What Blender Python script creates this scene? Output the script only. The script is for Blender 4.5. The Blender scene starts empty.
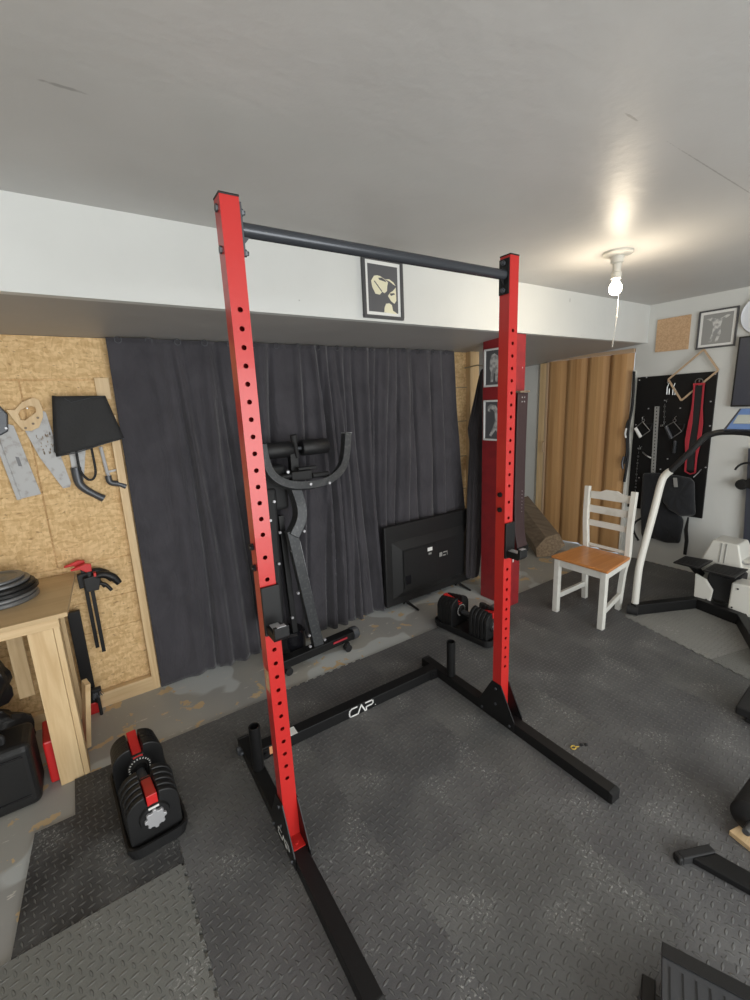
import bpy, bmesh, math, random
from mathutils import Vector, Matrix, Euler
random.seed(7)
PI = math.pi
scn = bpy.context.scene
col = scn.collection

# ------------------------------------------------------------------ materials
def mat(name, color=(.5, .5, .5), rough=.6, metal=0, spec=.5, emit=None, estr=0, noise=None, bump=None, coat=0):
    """noise=(scale, amount, color2); bump=(scale, strength)"""
    m = bpy.data.materials.new(name); m.use_nodes = True
    nt = m.node_tree; b = nt.nodes['Principled BSDF']
    b.inputs['Base Color'].default_value = (*color, 1)
    b.inputs['Roughness'].default_value = rough
    b.inputs['Metallic'].default_value = metal
    b.inputs['Specular IOR Level'].default_value = spec
    b.inputs['Coat Weight'].default_value = coat
    if emit:
        b.inputs['Emission Color'].default_value = (*emit, 1); b.inputs['Emission Strength'].default_value = estr
    tc = None
    if noise or bump:
        tc = nt.nodes.new('ShaderNodeTexCoord')
    if noise:
        sc, lo, hi, c2 = noise
        n = nt.nodes.new('ShaderNodeTexNoise'); n.inputs['Scale'].default_value = sc; n.inputs['Detail'].default_value = 5
        nt.links.new(tc.outputs['Object'], n.inputs['Vector'])
        r = nt.nodes.new('ShaderNodeMapRange'); r.inputs[1].default_value = lo; r.inputs[2].default_value = hi
        nt.links.new(n.outputs['Fac'], r.inputs[0])
        mx = nt.nodes.new('ShaderNodeMix'); mx.data_type = 'RGBA'
        nt.links.new(r.outputs[0], mx.inputs[0]); mx.inputs[6].default_value = (*color, 1); mx.inputs[7].default_value = (*c2, 1)
        nt.links.new(mx.outputs[2], b.inputs['Base Color'])
    if bump:
        n = nt.nodes.new('ShaderNodeTexNoise'); n.inputs['Scale'].default_value = bump[0]; n.inputs['Detail'].default_value = 6
        nt.links.new(tc.outputs['Object'], n.inputs['Vector'])
        bp = nt.nodes.new('ShaderNodeBump'); bp.inputs['Strength'].default_value = bump[1]; bp.inputs['Distance'].default_value = .01
        nt.links.new(n.outputs['Fac'], bp.inputs['Height']); nt.links.new(bp.outputs[0], b.inputs['Normal'])
    return m

class NT:
    def __init__(s, m):
        s.m = m; s.t = m.node_tree; s.b = s.t.nodes['Principled BSDF']
        s.tc = s.t.nodes.new('ShaderNodeTexCoord')
    def val(s, sock, x):
        if isinstance(x, (int, float)): sock.default_value = x
        elif isinstance(x, tuple): sock.default_value = x if len(x) == len(sock.default_value) else (*x, 1)
        else: s.t.links.new(x, sock)
    def math(s, op, a, b=0, c=0):
        n = s.t.nodes.new('ShaderNodeMath'); n.operation = op
        s.val(n.inputs[0], a); s.val(n.inputs[1], b); s.val(n.inputs[2], c); return n.outputs[0]
    def xyz(s, v):
        n = s.t.nodes.new('ShaderNodeSeparateXYZ'); s.val(n.inputs[0], v); return n.outputs
    def comb(s, x, y, z):
        n = s.t.nodes.new('ShaderNodeCombineXYZ'); s.val(n.inputs[0], x); s.val(n.inputs[1], y); s.val(n.inputs[2], z); return n.outputs[0]
    def noise(s, v, scale, detail=4, rough=.5, dist=0):
        n = s.t.nodes.new('ShaderNodeTexNoise'); s.val(n.inputs['Vector'], v); n.inputs['Scale'].default_value = scale
        n.inputs['Detail'].default_value = detail; n.inputs['Roughness'].default_value = rough; n.inputs['Distortion'].default_value = dist
        return n.outputs
    def voro(s, v, scale, feature='F1'):
        n = s.t.nodes.new('ShaderNodeTexVoronoi'); s.val(n.inputs['Vector'], v); n.inputs['Scale'].default_value = scale; n.feature = feature
        return n.outputs
    def rng(s, x, a, b, c=0, d=1):
        n = s.t.nodes.new('ShaderNodeMapRange'); s.val(n.inputs[0], x)
        for i, q in enumerate((a, b, c, d)): s.val(n.inputs[i + 1], q)
        return n.outputs[0]
    def mix(s, f, a, b):
        n = s.t.nodes.new('ShaderNodeMix'); n.data_type = 'RGBA'; s.val(n.inputs[0], f); s.val(n.inputs[6], a); s.val(n.inputs[7], b); return n.outputs[2]
    def mapping(s, v, scale=(1, 1, 1), rot=(0, 0, 0), loc=(0, 0, 0)):
        n = s.t.nodes.new('ShaderNodeMapping'); s.val(n.inputs[0], v); n.inputs['Scale'].default_value = scale
        n.inputs['Rotation'].default_value = rot; n.inputs['Location'].default_value = loc; return n.outputs[0]
    def bump(s, h, strength, dist=.01):
        n = s.t.nodes.new('ShaderNodeBump'); s.val(n.inputs['Height'], h); n.inputs['Strength'].default_value = strength
        n.inputs['Distance'].default_value = dist; s.t.links.new(n.outputs[0], s.b.inputs['Normal'])
    def color(s, c): s.val(s.b.inputs['Base Color'], c)

def osb_material():
    m = mat('osb', rough=.75); n = NT(m); v = n.tc.outputs['Object']
    d = n.noise(v, 9, 3)[1]
    w = n.t.nodes.new('ShaderNodeVectorMath'); w.operation = 'MULTIPLY_ADD'
    n.val(w.inputs[0], d); w.inputs[1].default_value = (.05, .05, .05); n.val(w.inputs[2], v)
    a = n.voro(n.mapping(w.outputs[0], (34, 34, 90), (0, .4, 0)), 1)
    b = n.voro(n.mapping(w.outputs[0], (110, 40, 38), (0, -.5, 0)), 1)
    ra = n.xyz(a[1])[0]; rb = n.xyz(b[1])[1]
    f = n.math('ADD', n.math('MULTIPLY', ra, .55), n.math('MULTIPLY', rb, .45))
    c = n.mix(n.rng(f, .15, .85), (.58, .37, .165), (.80, .57, .30))
    dk = n.rng(n.noise(n.mapping(v, (1, 1, 2.2)), 38, 4)[0], .63, .70)
    c = n.mix(n.math('MULTIPLY', dk, .6), c, (.25, .13, .05))
    n.color(c); n.bump(f, .25, .002); return m

def wood_material(name, c1, c2, axis='z', scale=1, rough=.5):
    m = mat(name, rough=rough); n = NT(m); v = n.tc.outputs['Object']
    s = {'x': (2, 30, 30), 'y': (30, 2, 30), 'z': (30, 30, 2)}[axis]
    f = n.noise(n.mapping(v, tuple(q * scale for q in s)), 1, 5, .6, .8)[0]
    n.color(n.mix(n.rng(f, .3, .7), c1, c2)); n.bump(f, .1, .002); return m

def concrete_material():
    m = mat('painted_concrete', rough=.55); n = NT(m); v = n.tc.outputs['Object']
    big = n.noise(v, 1.3, 3)[0]
    c = n.mix(n.rng(big, .4, .6), (.345, .345, .335), (.41, .395, .355))
    pale = n.rng(n.noise(v, 2.1, 2, .4)[0], .555, .57)
    c = n.mix(n.math('MULTIPLY', pale, .85), c, (.54, .57, .57))
    chips = n.rng(n.noise(n.mapping(v, loc=(3, 1, 0)), 7.5, 4, .6)[0], .60, .61)
    c = n.mix(chips, c, (.60, .45, .26))
    sc = n.noise(n.mapping(v, (9, 34, 1), (0, 0, .5)), 1, 4, .6)[0]
    c = n.mix(n.rng(sc, .64, .67), c, (.62, .60, .55))
    n.color(c); n.bump(n.noise(v, 40, 4)[0], .15, .003)
    n.val(n.b.inputs['Roughness'], n.rng(big, .3, .7, .42, .65)); return m

def rubber_material(name, pitch=.0265):
    m = mat(name, rough=.6, spec=.45); n = NT(m); v = n.tc.outputs['Object']
    q = n.xyz(v)
    u = n.math('DIVIDE', q[0], pitch); w = n.math('DIVIDE', q[1], pitch)
    fu = n.math('FLOOR', u); fw = n.math('FLOOR', w)
    par = n.math('MODULO', n.math('ABSOLUTE', n.math('ADD', fu, fw)), 2)
    a = n.math('SUBTRACT', n.math('FRACT', u), .5); b = n.math('SUBTRACT', n.math('FRACT', w), .5)
    s = n.math('ADD', a, n.math('MULTIPLY', b, .25)); d = n.math('ADD', b, n.math('MULTIPLY', a, -.25))
    def lens(p, r):
        e = n.math('ADD', n.math('POWER', n.math('DIVIDE', n.math('ABSOLUTE', p), .54), 2), n.math('DIVIDE', n.math('ABSOLUTE', r), .16))
        return n.rng(e, 1.0, .55)
    l1 = lens(s, d); l2 = lens(d, s)
    h = n.math('ADD', n.math('MULTIPLY', l1, par), n.math('MULTIPLY', l2, n.math('SUBTRACT', 1, par)))
    gr = n.noise(v, 260, 2)[0]
    hh = n.math('ADD', h, n.math('MULTIPLY', gr, .25))
    oi = n.t.nodes.new('ShaderNodeObjectInfo')
    dust = n.noise(v, 3.2, 4, .55)[0]
    c = n.mix(n.rng(dust, .42, .72, 0, .5), oi.outputs['Color'], (.20, .20, .195))
    speck = n.math('MULTIPLY', n.rng(n.noise(v, 95, 3, .7)[0], .56, .66), n.rng(n.noise(v, 5.3, 3)[0], .55, .63))
    c = n.mix(n.math('MULTIPLY', speck, .8), c, (.45, .45, .43))
    c = n.mix(n.math('MULTIPLY', h, .45), c, (.20, .20, .19))
    n.color(c); n.bump(hh, 1.0, .003)
    n.val(n.b.inputs['Roughness'], n.rng(dust, .35, .7, .5, .72)); return m

def cloth_material(name, c1, c2):
    m = mat(name, rough=.8, spec=.3); n = NT(m); v = n.tc.outputs['Object']
    f = n.noise(n.mapping(v, (3, 3, 2)), 2.2, 5, .6, .6)[0]
    g = n.noise(n.mapping(v, (1, 1, .35)), 9, 4, .6, 1.2)[0]
    weave = n.noise(n.mapping(v, (1, 1, 6)), 90, 2)[0]
    n.color(n.mix(n.rng(f, .35, .65), c1, c2))
    n.bump(n.math('ADD', n.math('MULTIPLY', g, 1), n.math('MULTIPLY', weave, .06)), .7, .02)
    n.b.inputs['Sheen Weight'].default_value = .25
    return m

def paint_material(name, c, marks):
    """painted plaster with real scuffs; marks=[(center, halfsizes)]"""
    m = mat(name, c, rough=.5); n = NT(m); v = n.tc.outputs['Object']
    f = n.noise(v, 1.1, 4)[0]
    cc = n.mix(n.rng(f, .35, .7), c, tuple(q * .89 for q in c))
    for (ct, hs, rz) in marks:
        w = n.mapping(v, (1, 1, 1), (0, 0, 0), tuple(-q for q in ct))
        w = n.mapping(w, (1, 1, 1), (0, 0, rz)); q = n.xyz(w)
        e = None
        for i in range(3):
            t = n.math('POWER', n.math('DIVIDE', n.math('ABSOLUTE', q[i]), hs[i]), 2); e = t if e is None else n.math('ADD', e, t)
        e = n.math('ADD', e, n.math('MULTIPLY', n.noise(v, 60, 3)[0], 1.2))
        cc = n.mix(n.rng(e, 1.3, .8, 0, .38), cc, (.10, .09, .085))
    n.color(cc)
    n.bump(n.math('ADD', n.noise(v, 5, 3)[0], n.math('MULTIPLY', n.noise(v, 55, 3)[0], .12)), .35, .012)
    return m

M = {}
M['wall'] = paint_material('white_wall_paint', (.66, .67, .65), [])
M['beam'] = paint_material('beam_paint', (.70, .71, .69), [((3.213, 2.07, 2.293), (.009, .05, .022), 0), ((1.0, 2.07, 2.10), (.006, .05, .006), 0), ((.70, 2.07, 2.06), (.005, .05, .005), 0)])
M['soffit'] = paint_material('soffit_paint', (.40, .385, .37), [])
M['ceiling'] = paint_material('ceiling_paint', (.60, .59, .575), [((.108, 1.395, 2.354), (.065, .008, .05), 0.0), ((1.43, .76, 2.354), (.05, .005, .05), 0.0), ((2.1, .765, 2.354), (.55, .0035, .05), 0.0)])
_b = M['ceiling'].node_tree.nodes['Principled BSDF']; _b.inputs['Roughness'].default_value = .42; _b.inputs['Specular IOR Level'].default_value = .12
M['osb'] = osb_material()
M['pine'] = wood_material('pine', (.60, .41, .21), (.76, .57, .33), 'z')
M['pine_x'] = wood_material('pine_lengthwise', (.60, .42, .22), (.76, .57, .34), 'x')
M['ply'] = wood_material('plywood_top', (.55, .39, .21), (.66, .49, .28), 'x', .5)
M['floor'] = concrete_material()
M['rubber'] = rubber_material('diamond_rubber')
M['red'] = mat('red_powder_coat', (.52, .022, .019), .32, 0, .5, coat=.15)
M['red_paint'] = mat('red_gloss_paint', (.31, .026, .030), .36, 0, .5, noise=(14, .45, .62, (.26, .024, .028)), bump=(18, .2))
M['black'] = mat('black_powder_coat', (.008, .008, .0085), .45, 0, .35)
M['blackm'] = mat('matte_black', (.016, .016, .017), .65, 0, .4)
M['plast'] = mat('black_plastic', (.012, .012, .0125), .45, 0, .4, bump=(300, .1))
M['gloss'] = mat('gloss_black', (.008, .008, .01), .12, 0, .5)
M['gun'] = mat('gunmetal', (.085, .09, .10), .38, .4)
M['pouch'] = mat('pouch_fabric', (.026, .026, .027), .8, bump=(90, .3))
M['bar'] = mat('satin_grey_bar', (.06, .065, .075), .24, .35)
M['greytube'] = mat('dark_grey_tube', (.055, .058, .062), .38, .3, noise=(60, .5, .75, (.11, .11, .11)))
M['steel'] = mat('steel', (.55, .56, .57), .32, 1, noise=(8, .4, .7, (.38, .37, .35)))
M['sawsteel'] = mat('saw_steel', (.38, .38, .38), .5, .25, noise=(30, .52, .70, (.24, .22, .20)))
M['silver'] = mat('silver_plastic', (.52, .52, .54), .35, .4)
M['foam'] = mat('foam_grip', (.010, .010, .011), .5, bump=(500, .2))
M['white'] = mat('white_print', (.80, .80, .78), .5)
M['wpaint'] = mat('chair_white_paint', (.72, .71, .66), .45, noise=(12, .55, .75, (.62, .60, .54)))
M['wplast'] = mat('white_plastic', (.68, .67, .62), .38)
M['seat'] = wood_material('oak_seat', (.50, .19, .055), (.62, .27, .09), 'x', 1, .3)
M['curtain'] = cloth_material('curtain_cloth', (.040, .038, .045), (.056, .053, .062))
M['robe'] = cloth_material('robe_cloth', (.026, .022, .025), (.036, .031, .034))
M['bagcloth'] = cloth_material('bag_cloth', (.011, .012, .015), (.018, .019, .023))
M['leather'] = mat('brown_leather', (.050, .028, .030), .5, bump=(120, .2))
M['blkbag'] = mat('bin_bag_film', (.007, .007, .008), .42, bump=(14, 1.0))
M['timber'] = wood_material('old_timber', (.17, .125, .085), (.30, .235, .17), 'y', 1, .8)
M['timber_end'] = mat('timber_end', (.30, .22, .14), .85, noise=(40, .4, .6, (.20, .14, .09)))
M['redcloth'] = mat('red_webbing', (.42, .025, .04), .7, bump=(200, .3))
M['redplast'] = mat('red_plastic', (.60, .02, .02), .4)
M['cork'] = mat('cork', (.60, .40, .24), .85, noise=(90, .4, .6, (.50, .32, .18)))
M['framewood'] = mat('pale_frame_wood', (.52, .37, .24), .5)
M['darkframe'] = mat('dark_picture_frame', (.07, .07, .075), .4)
M['printgrey'] = mat('grey_print', (.11, .11, .118), .35)
M['printmid'] = mat('mid_grey_print', (.30, .30, .29), .4)
M['cream'] = mat('cream_print', (.80, .76, .56), .4)
M['paleprint'] = mat('pale_print', (.62, .62, .60), .4, noise=(30, .42, .58, (.30, .30, .30)))
M['orange'] = mat('orange_sticker', (.80, .38, .18), .5)
M['bulb'] = mat('lamp_bulb', (1, 1, .95), .3, emit=(1, .90, .72), estr=22)
M['ceramic'] = mat('white_lamp_holder', (.62, .60, .54), .35)
M['blue'] = mat('console_blue', (.12, .22, .48), .35)
M['screen'] = mat('console_lcd', (.42, .46, .44), .25)
M['darkblue'] = mat('dark_slate_panel', (.055, .06, .08), .3)
M['clock'] = mat('clock_face', (.66, .68, .72), .3)
M['yellow'] = mat('yellow_clip', (.60, .42, .08), .5)
M['platemet'] = mat('grey_iron', (.20, .205, .21), .42, .5)
M['grating'] = mat('grey_tread', (.065, .068, .075), .35, .3)

def door_material():
    m = mat('folding_door_vinyl', rough=.42); n = NT(m); v = n.tc.outputs['Object']
    f = n.noise(n.mapping(v, (14, 14, .35)), 1, 4, .6)[0]; g = n.noise(n.mapping(v, (60, 60, .8)), 1, 3)[0]
    c = n.mix(n.rng(f, .35, .68), (.56, .33, .145), (.40, .21, .082))
    n.color(n.mix(n.rng(g, .4, .7, 0, .3), c, (.60, .38, .18))); return m
M['door'] = door_material()

# ------------------------------------------------------------------ mesh tools
class MB:
    def __init__(s): s.v = []; s.f = []; s.mi = []; s.cur = 0
    def add(s, vs, fs):
        o = len(s.v); s.v += [tuple(q) for q in vs]
        for f in fs: s.f.append(tuple(i + o for i in f)); s.mi.append(s.cur)
        return s
    def box(s, lo, hi, rot=None, piv=None):
        x0, y0, z0 = lo; x1, y1, z1 = hi
        vs = [Vector(p) for p in ((x0,y0,z0),(x1,y0,z0),(x1,y1,z0),(x0,y1,z0),(x0,y0,z1),(x1,y0,z1),(x1,y1,z1),(x0,y1,z1))]
        if rot is not None:
            c = Vector(piv) if piv is not None else (Vector(lo) + Vector(hi)) / 2
            R = Euler(rot).to_matrix(); vs = [R @ (v - c) + c for v in vs]
        return s.add(vs, [(0,3,2,1),(4,5,6,7),(0,1,5,4),(1,2,6,5),(2,3,7,6),(3,0,4,7)])
    def bar(s, a, b, w, h, up=(0, 0, 1)):
        """rectangular bar from a to b, w across, h along up"""
        a = Vector(a); b = Vector(b); d = (b - a).normalized(); u = Vector(up)
        x = d.cross(u)
        if x.length < 1e-4: x = d.cross(Vector((0, 1, 0)))
        x.normalize(); y = x.cross(d).normalized()
        vs = []
        for p in (a, b):
            for (i, j) in ((-1,-1),(1,-1),(1,1),(-1,1)): vs.append(p + x * (i * w / 2) + y * (j * h / 2))
        return s.add(vs, [(0,1,2,3),(7,6,5,4),(0,4,5,1),(1,5,6,2),(2,6,7,3),(3,7,4,0)])
    def cyl(s, a, b, r, r2=None, n=20, caps=True):
        a = Vector(a); b = Vector(b); d = (b - a).normalized(); r2 = r if r2 is None else r2
        x = d.orthogonal().normalized(); y = d.cross(x)
        vs = []
        for p, q in ((a, r), (b, r2)):
            for i in range(n):
                t = 2 * PI * i / n; vs.append(p + (x * math.cos(t) + y * math.sin(t)) * q)
        fs = [(i, (i + 1) % n, n + (i + 1) % n, n + i) for i in range(n)]
        if caps: fs += [tuple(range(n))[::-1], tuple(range(n, 2 * n))]
        return s.add(vs, fs)
    def tube(s, pts, r, n=12, sect=None, up=(0, 0, 1), closed=False):
        """sweep: round (r) or a list of (x,y) section points"""
        P = [Vector(p) for p in pts]; rs = r if isinstance(r, (list, tuple)) else [r] * len(P)
        if len(rs) != len(P):
            q0 = rs; rs = []
            for i in range(len(P)):
                t = i / (len(P) - 1) * (len(q0) - 1); k = min(int(t), len(q0) - 2); rs.append(q0[k] * (1 - t + k) + q0[k + 1] * (t - k))
        vs = []; prev = None; N = len(P)
        for i, p in enumerate(P):
            if closed: d = (P[(i + 1) % N] - P[i - 1]).normalized()
            else: d = ((P[min(i + 1, N - 1)] - P[max(i - 1, 0)])).normalized()
            if prev is None:
                x = d.cross(Vector(up))
                if x.length < 1e-3: x = d.orthogonal()
            else: x = prev - d * prev.dot(d)
            x.normalize(); prev = x; y = x.cross(d)
            S = sect or [(math.cos(2 * PI * k / n), math.sin(2 * PI * k / n)) for k in range(n)]
            for (a, b) in S: vs.append(p + (x * a + y * b) * rs[i])
        k = len(sect) if sect else n; fs = []
        for i in range(N if closed else N - 1):
            j = (i + 1) % N
            for q in range(k): fs.append((i * k + q, i * k + (q + 1) % k, j * k + (q + 1) % k, j * k + q))
        if not closed: fs += [tuple(range(k))[::-1], tuple(range((N - 1) * k, N * k))]
        return s.add(vs, fs)
    def prism(s, poly, a, b, plane='xz'):
        """polygon in a plane extruded between a and b on the third axis"""
        def P(u, v, w): return {'xz': (u, w, v), 'xy': (u, v, w), 'yz': (w, u, v)}[plane]
        n = len(poly); vs = [P(u, v, a) for u, v in poly] + [P(u, v, b) for u, v in poly]
        return s.add(vs, [tuple(range(n)), tuple(range(n, 2 * n))[::-1]] + [(i, n + i, n + (i + 1) % n, (i + 1) % n) for i in range(n)])
    def lathe(s, prof, c=(0, 0, 0), n=28, axis='z'):
        vs = []; k = len(prof)
        for i in range(n):
            t = 2 * PI * i / n
            for (r, h) in prof:
                p = (r * math.cos(t), r * math.sin(t), h)
                if axis == 'y': p = (p[0], h, p[1])
                if axis == 'x': p = (h, p[0], p[1])
                vs.append((p[0] + c[0], p[1] + c[1], p[2] + c[2]))
        fs = [(i * k + j, ((i + 1) % n) * k + j, ((i + 1) % n) * k + j + 1, i * k + j + 1) for i in range(n) for j in range(k - 1)]
        return s.add(vs, fs)
    def pieces(s, name, m, parent=None, **kw):
        """each loose piece becomes a part of its own"""
        p = list(range(len(s.v)))
        def find(i):
            while p[i] != i: p[i] = p[p[i]]; i = p[i]
            return i
        for f in s.f:
            for i in f[1:]: p[find(i)] = find(f[0])
        g = {}
        for f in s.f: g.setdefault(find(f[0]), []).append(f)
        out = []
        for fs in g.values():
            ids = sorted({i for f in fs for i in f}); mp = {i: k for k, i in enumerate(ids)}
            q = MB(); q.add([s.v[i] for i in ids], [tuple(mp[i] for i in f) for f in fs]); out.append(q.build(name, m, parent, **kw))
        return out
    def build(s, name, m, parent=None, loc=None, bevel=0, smooth=False, seg=2, solid=0, subsurf=0):
        me = bpy.data.meshes.new(name)
        base = Vector(parent['_o']) if (parent is not None and '_o' in parent) else Vector((0, 0, 0))
        if loc is not None: base = Vector(loc)
        me.from_pydata([tuple(Vector(v) - base) for v in s.v], [], s.f)
        ms = m if isinstance(m, (list, tuple)) else [m]
        for q in ms: me.materials.append(q)
        for p, i in zip(me.polygons, s.mi): p.material_index = i
        bm = bmesh.new(); bm.from_mesh(me); bmesh.ops.remove_doubles(bm, verts=bm.verts, dist=1e-6)
        bmesh.ops.recalc_face_normals(bm, faces=bm.faces); bm.to_mesh(me); bm.free()
        o = bpy.data.objects.new(name, me); col.objects.link(o)
        if smooth:
            for p in me.polygons: p.use_smooth = True
        if subsurf:
            q = o.modifiers.new('s', 'SUBSURF'); q.levels = q.render_levels = subsurf
        if solid:
            q = o.modifiers.new('t', 'SOLIDIFY'); q.thickness = solid; q.offset = 0
        if bevel:
            q = o.modifiers.new('b', 'BEVEL'); q.width = bevel; q.segments = seg; q.limit_method = 'ANGLE'; q.angle_limit = .6; q.harden_normals = False
        if smooth and not subsurf:
            try: me.set_sharp_from_angle(angle=.7)
            except Exception: pass
        if parent is not None:
            o.parent = parent
            if '_o' not in parent: pass
            o['_o'] = tuple(base)
            if parent.type == 'MESH': o.location = base - Vector(parent['_o'])
        else:
            o.location = base; o['_o'] = tuple(base)
        return o

def thing(name, label, cat, loc, group=None):
    o = bpy.data.objects.new(name, None); o.empty_display_size = .05; col.objects.link(o); o.location = loc
    o['_o'] = tuple(loc); o['label'] = label; o['category'] = cat
    if group: o['group'] = group
    return o
def tag(o, label, cat, group=None, kind=None):
    o['label'] = label; o['category'] = cat
    if group: o['group'] = group
    if kind: o['kind'] = kind
    return o
def struct(o): o['kind'] = 'structure'; return o
def copy_tree(o, parent=None):
    c = o.copy(); col.objects.link(c)
    if parent is not None: c.parent = parent
    for ch in list(o.children): copy_tree(ch, c)
    return c

# ------------------------------------------------------------------ room shell
YW, YB, XR, H, ZB = 2.74, 2.07, 4.44, 2.354, 2.035
def soff(y): return ZB - (y - YB) * .0715
F0 = -.012      # bare concrete; the mats' top is z = 0
X0, Y0 = -1.9, -2.6
struct(MB().box((X0, Y0, F0 - .1), (XR, 3.9, F0)).build('floor', M['floor']))
struct(MB().box((X0 - .1, Y0 - .1, H), (XR + .1, YB + .02, H + .1)).build('ceiling', M['ceiling']))
struct(MB().add([(X0, YB, ZB), (XR, YB, ZB), (XR, YB, H), (X0, YB, H), (X0, YB + .04, soff(YB + .04)), (XR, YB + .04, soff(YB + .04)), (XR, YB + .04, H), (X0, YB + .04, H)],
    [(0,1,2,3),(7,6,5,4),(0,4,5,1),(3,2,6,7),(0,3,7,4),(1,5,6,2)]).build('wall_beam_front', M['beam']))
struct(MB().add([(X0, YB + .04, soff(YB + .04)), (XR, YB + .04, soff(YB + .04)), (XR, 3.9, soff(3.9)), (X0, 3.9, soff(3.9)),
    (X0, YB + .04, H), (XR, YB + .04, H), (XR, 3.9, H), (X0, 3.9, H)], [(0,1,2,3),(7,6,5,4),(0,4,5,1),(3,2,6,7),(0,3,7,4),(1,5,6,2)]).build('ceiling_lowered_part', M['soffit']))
# thin slightly ragged lip on the lower edge of the beam
mb = MB(); N = 60
for i in range(N):
    x = X0 + (XR - X0) * i / N; x2 = X0 + (XR - X0) * (i + 1) / N
    d = .004 + .006 * random.random()
    mb.box((x, YB - .003, ZB - .002), (x2, YB, ZB + d + .006))
struct(mb.build('trim_1', M['beam']))
# OSB wall
struct(MB().box((X0, YW + .012, F0), (2.93, YW + .1, 2.1)).build('wall_back', M['osb']))
mb = MB()
for (x0, x1, z0, z1) in ((-1.6, -.174, .835, 1.776), (-.167, 2.82, .835, 1.776), (-1.6, 2.80, 1.786, 1.985)):
    mb.box((x0, YW, z0), (x1, YW + .012, z1))
struct(mb.build('wall_osb_sheets', M['osb']))
mb = MB()
for (x0, x1, z0, z1) in ((-1.6, .17, .612, .825), (-1.6, .17, .43, .608), (-1.6, .17, .085, .426)):
    mb.box((x0, YW + .006, z0), (x1, YW + .012, z1))
struct(mb.build('wall_lower_boards', M['osb']))
struct(MB().box((-1.6, YW - .035, F0), (.17, YW + .006, .075)).build('baseboard_back', M['pine_x'], bevel=.002))
struct(MB().box((.165, YW - .035, F0), (.205, YW + .0, 1.6)).build('trim_2', M['pine'], bevel=.002))
struct(MB().box((.135, YW - .014, 1.68), (.20, YW, 1.79)).build('trim_3', M['pine'], bevel=.002))
mb = MB()
for z in (.55, .83, 1.12, 1.42, 1.70): mb.box((2.66, YW - .003, z), (2.82, YW, z + .006))
struct(mb.build('trim_4', M['timber']))
struct(MB().box((2.825, YW - .04, F0), (2.93, YW + .012, 1.99)).build('trim_5', M['pine'], bevel=.002))
struct(MB().box((2.80, YW - .052, 1.0), (2.85, YW - .04, 1.12)).build('trim_6', M['pine'], bevel=.002))
struct(MB().box((2.93, YW + .1, F0), (2.99, 3.9, 2.1)).build('wall_alcove_side', M['wall']))
struct(MB().box((2.9, 3.9, F0), (XR + .1, 4.0, 2.3)).build('wall_alcove_back', M['wall']))
# right wall with the folding door's opening
struct(MB().box((XR, Y0, F0), (XR + .1, 2.165, H)).build('wall_right', M['wall']))
struct(MB().box((XR, 3.10, F0), (XR + .1, 3.9, H)).build('wall_right_far', M['wall']))
struct(MB().box((XR, 2.165, 2.005), (XR + .1, 3.10, H)).build('wall_right_over_door', M['wall']))
struct(MB().box((XR - .02, 2.17, 1.965), (XR + .03, 3.10, 2.0)).build('trim_7', M['framewood'], bevel=.003))
struct(MB().box((XR - .035, 3.085, F0), (XR, 3.16, 1.955)).build('trim_8', M['pine'], bevel=.003))
struct(MB().box((XR - .012, 3.20, F0), (XR, 3.9, 1.90)).build('trim_9', M['wall']))
struct(MB().box((XR - .03, 2.145, F0), (XR, 2.165, 1.80)).build('trim_10', M['wpaint'], bevel=.002))
struct(MB().box((X0 - .1, Y0, F0), (X0, 3.9, H)).build('wall_left', M['wall']))
# the wall behind the camera has an open garage doorway
struct(MB().box((X0, Y0 - .1, F0), (-.9, Y0, H)).build('wall_front_left', M['wall']))
struct(MB().box((3.0, Y0 - .1, F0), (XR + .1, Y0, H)).build('wall_front_right', M['wall']))
struct(MB().box((-.9, Y0 - .1, 2.1), (3.0, Y0, H)).build('wall_front_top', M['wall']))

# red boxed post
PX0, PX1, PY0, PY1 = 2.624, 2.735, 2.084, 2.382
struct(MB().box((PX0, PY0, F0), (PX1, PY1, soff(2.25) + .01)).build('trim_11', M['red_paint'], bevel=.004))
mb = MB()
for (x, z, w, h) in ((2.655, 1.02, .01, .02), (2.66, .99, .008, .015), (2.655, .93, .012, .05), (2.652, .86, .016, .10), (2.66, .80, .01, .03), (2.70, 1.8, .006, .01), (2.65, .36, .012, .04)):
    mb.box((x, PY0 - .0008, z), (x + w, PY0 - .0001, z + h))
struct(mb.build('trim_12', M['white']))

# folding door
t = thing('folding_door', 'tan wood-look accordion folding door closed beside the black pegboard', 'door', (4.42, 2.63, F0))
poly = []; ys = []
n = 4; y = 2.17
W_ = (3.08 - 2.17) / n
for i in range(n):
    a = y + i * W_
    poly += [(4.440, a), (4.418, a + W_ * .25), (4.408, a + W_ * .45), (4.405, a + W_ * .72), (4.410, a + W_ * .80), (4.438, a + W_ * .97)]
poly.append((4.440, 3.08))
mb = MB()
P2 = poly; m_ = len(P2)
vs = [(x, yy, F0 + .012) for x, yy in P2] + [(x, yy, 1.962) for x, yy in P2]
mb.add(vs, [(i, i + 1, m_ + i + 1, m_ + i) for i in range(m_ - 1)])
mb.build('folding_panel', M['door'], t, solid=.006)
MB().box((4.405, 3.055, F0 + .01), (4.44, 3.083, 1.96)).build('lead_post', M['framewood'], t, bevel=.003)
MB().tube([(4.40, 3.065, .98), (4.375, 3.065, .99), (4.37, 3.065, 1.04), (4.375, 3.065, 1.09), (4.40, 3.065, 1.10)], .007).build('door_handle', M['framewood'], t, smooth=True)

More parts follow.
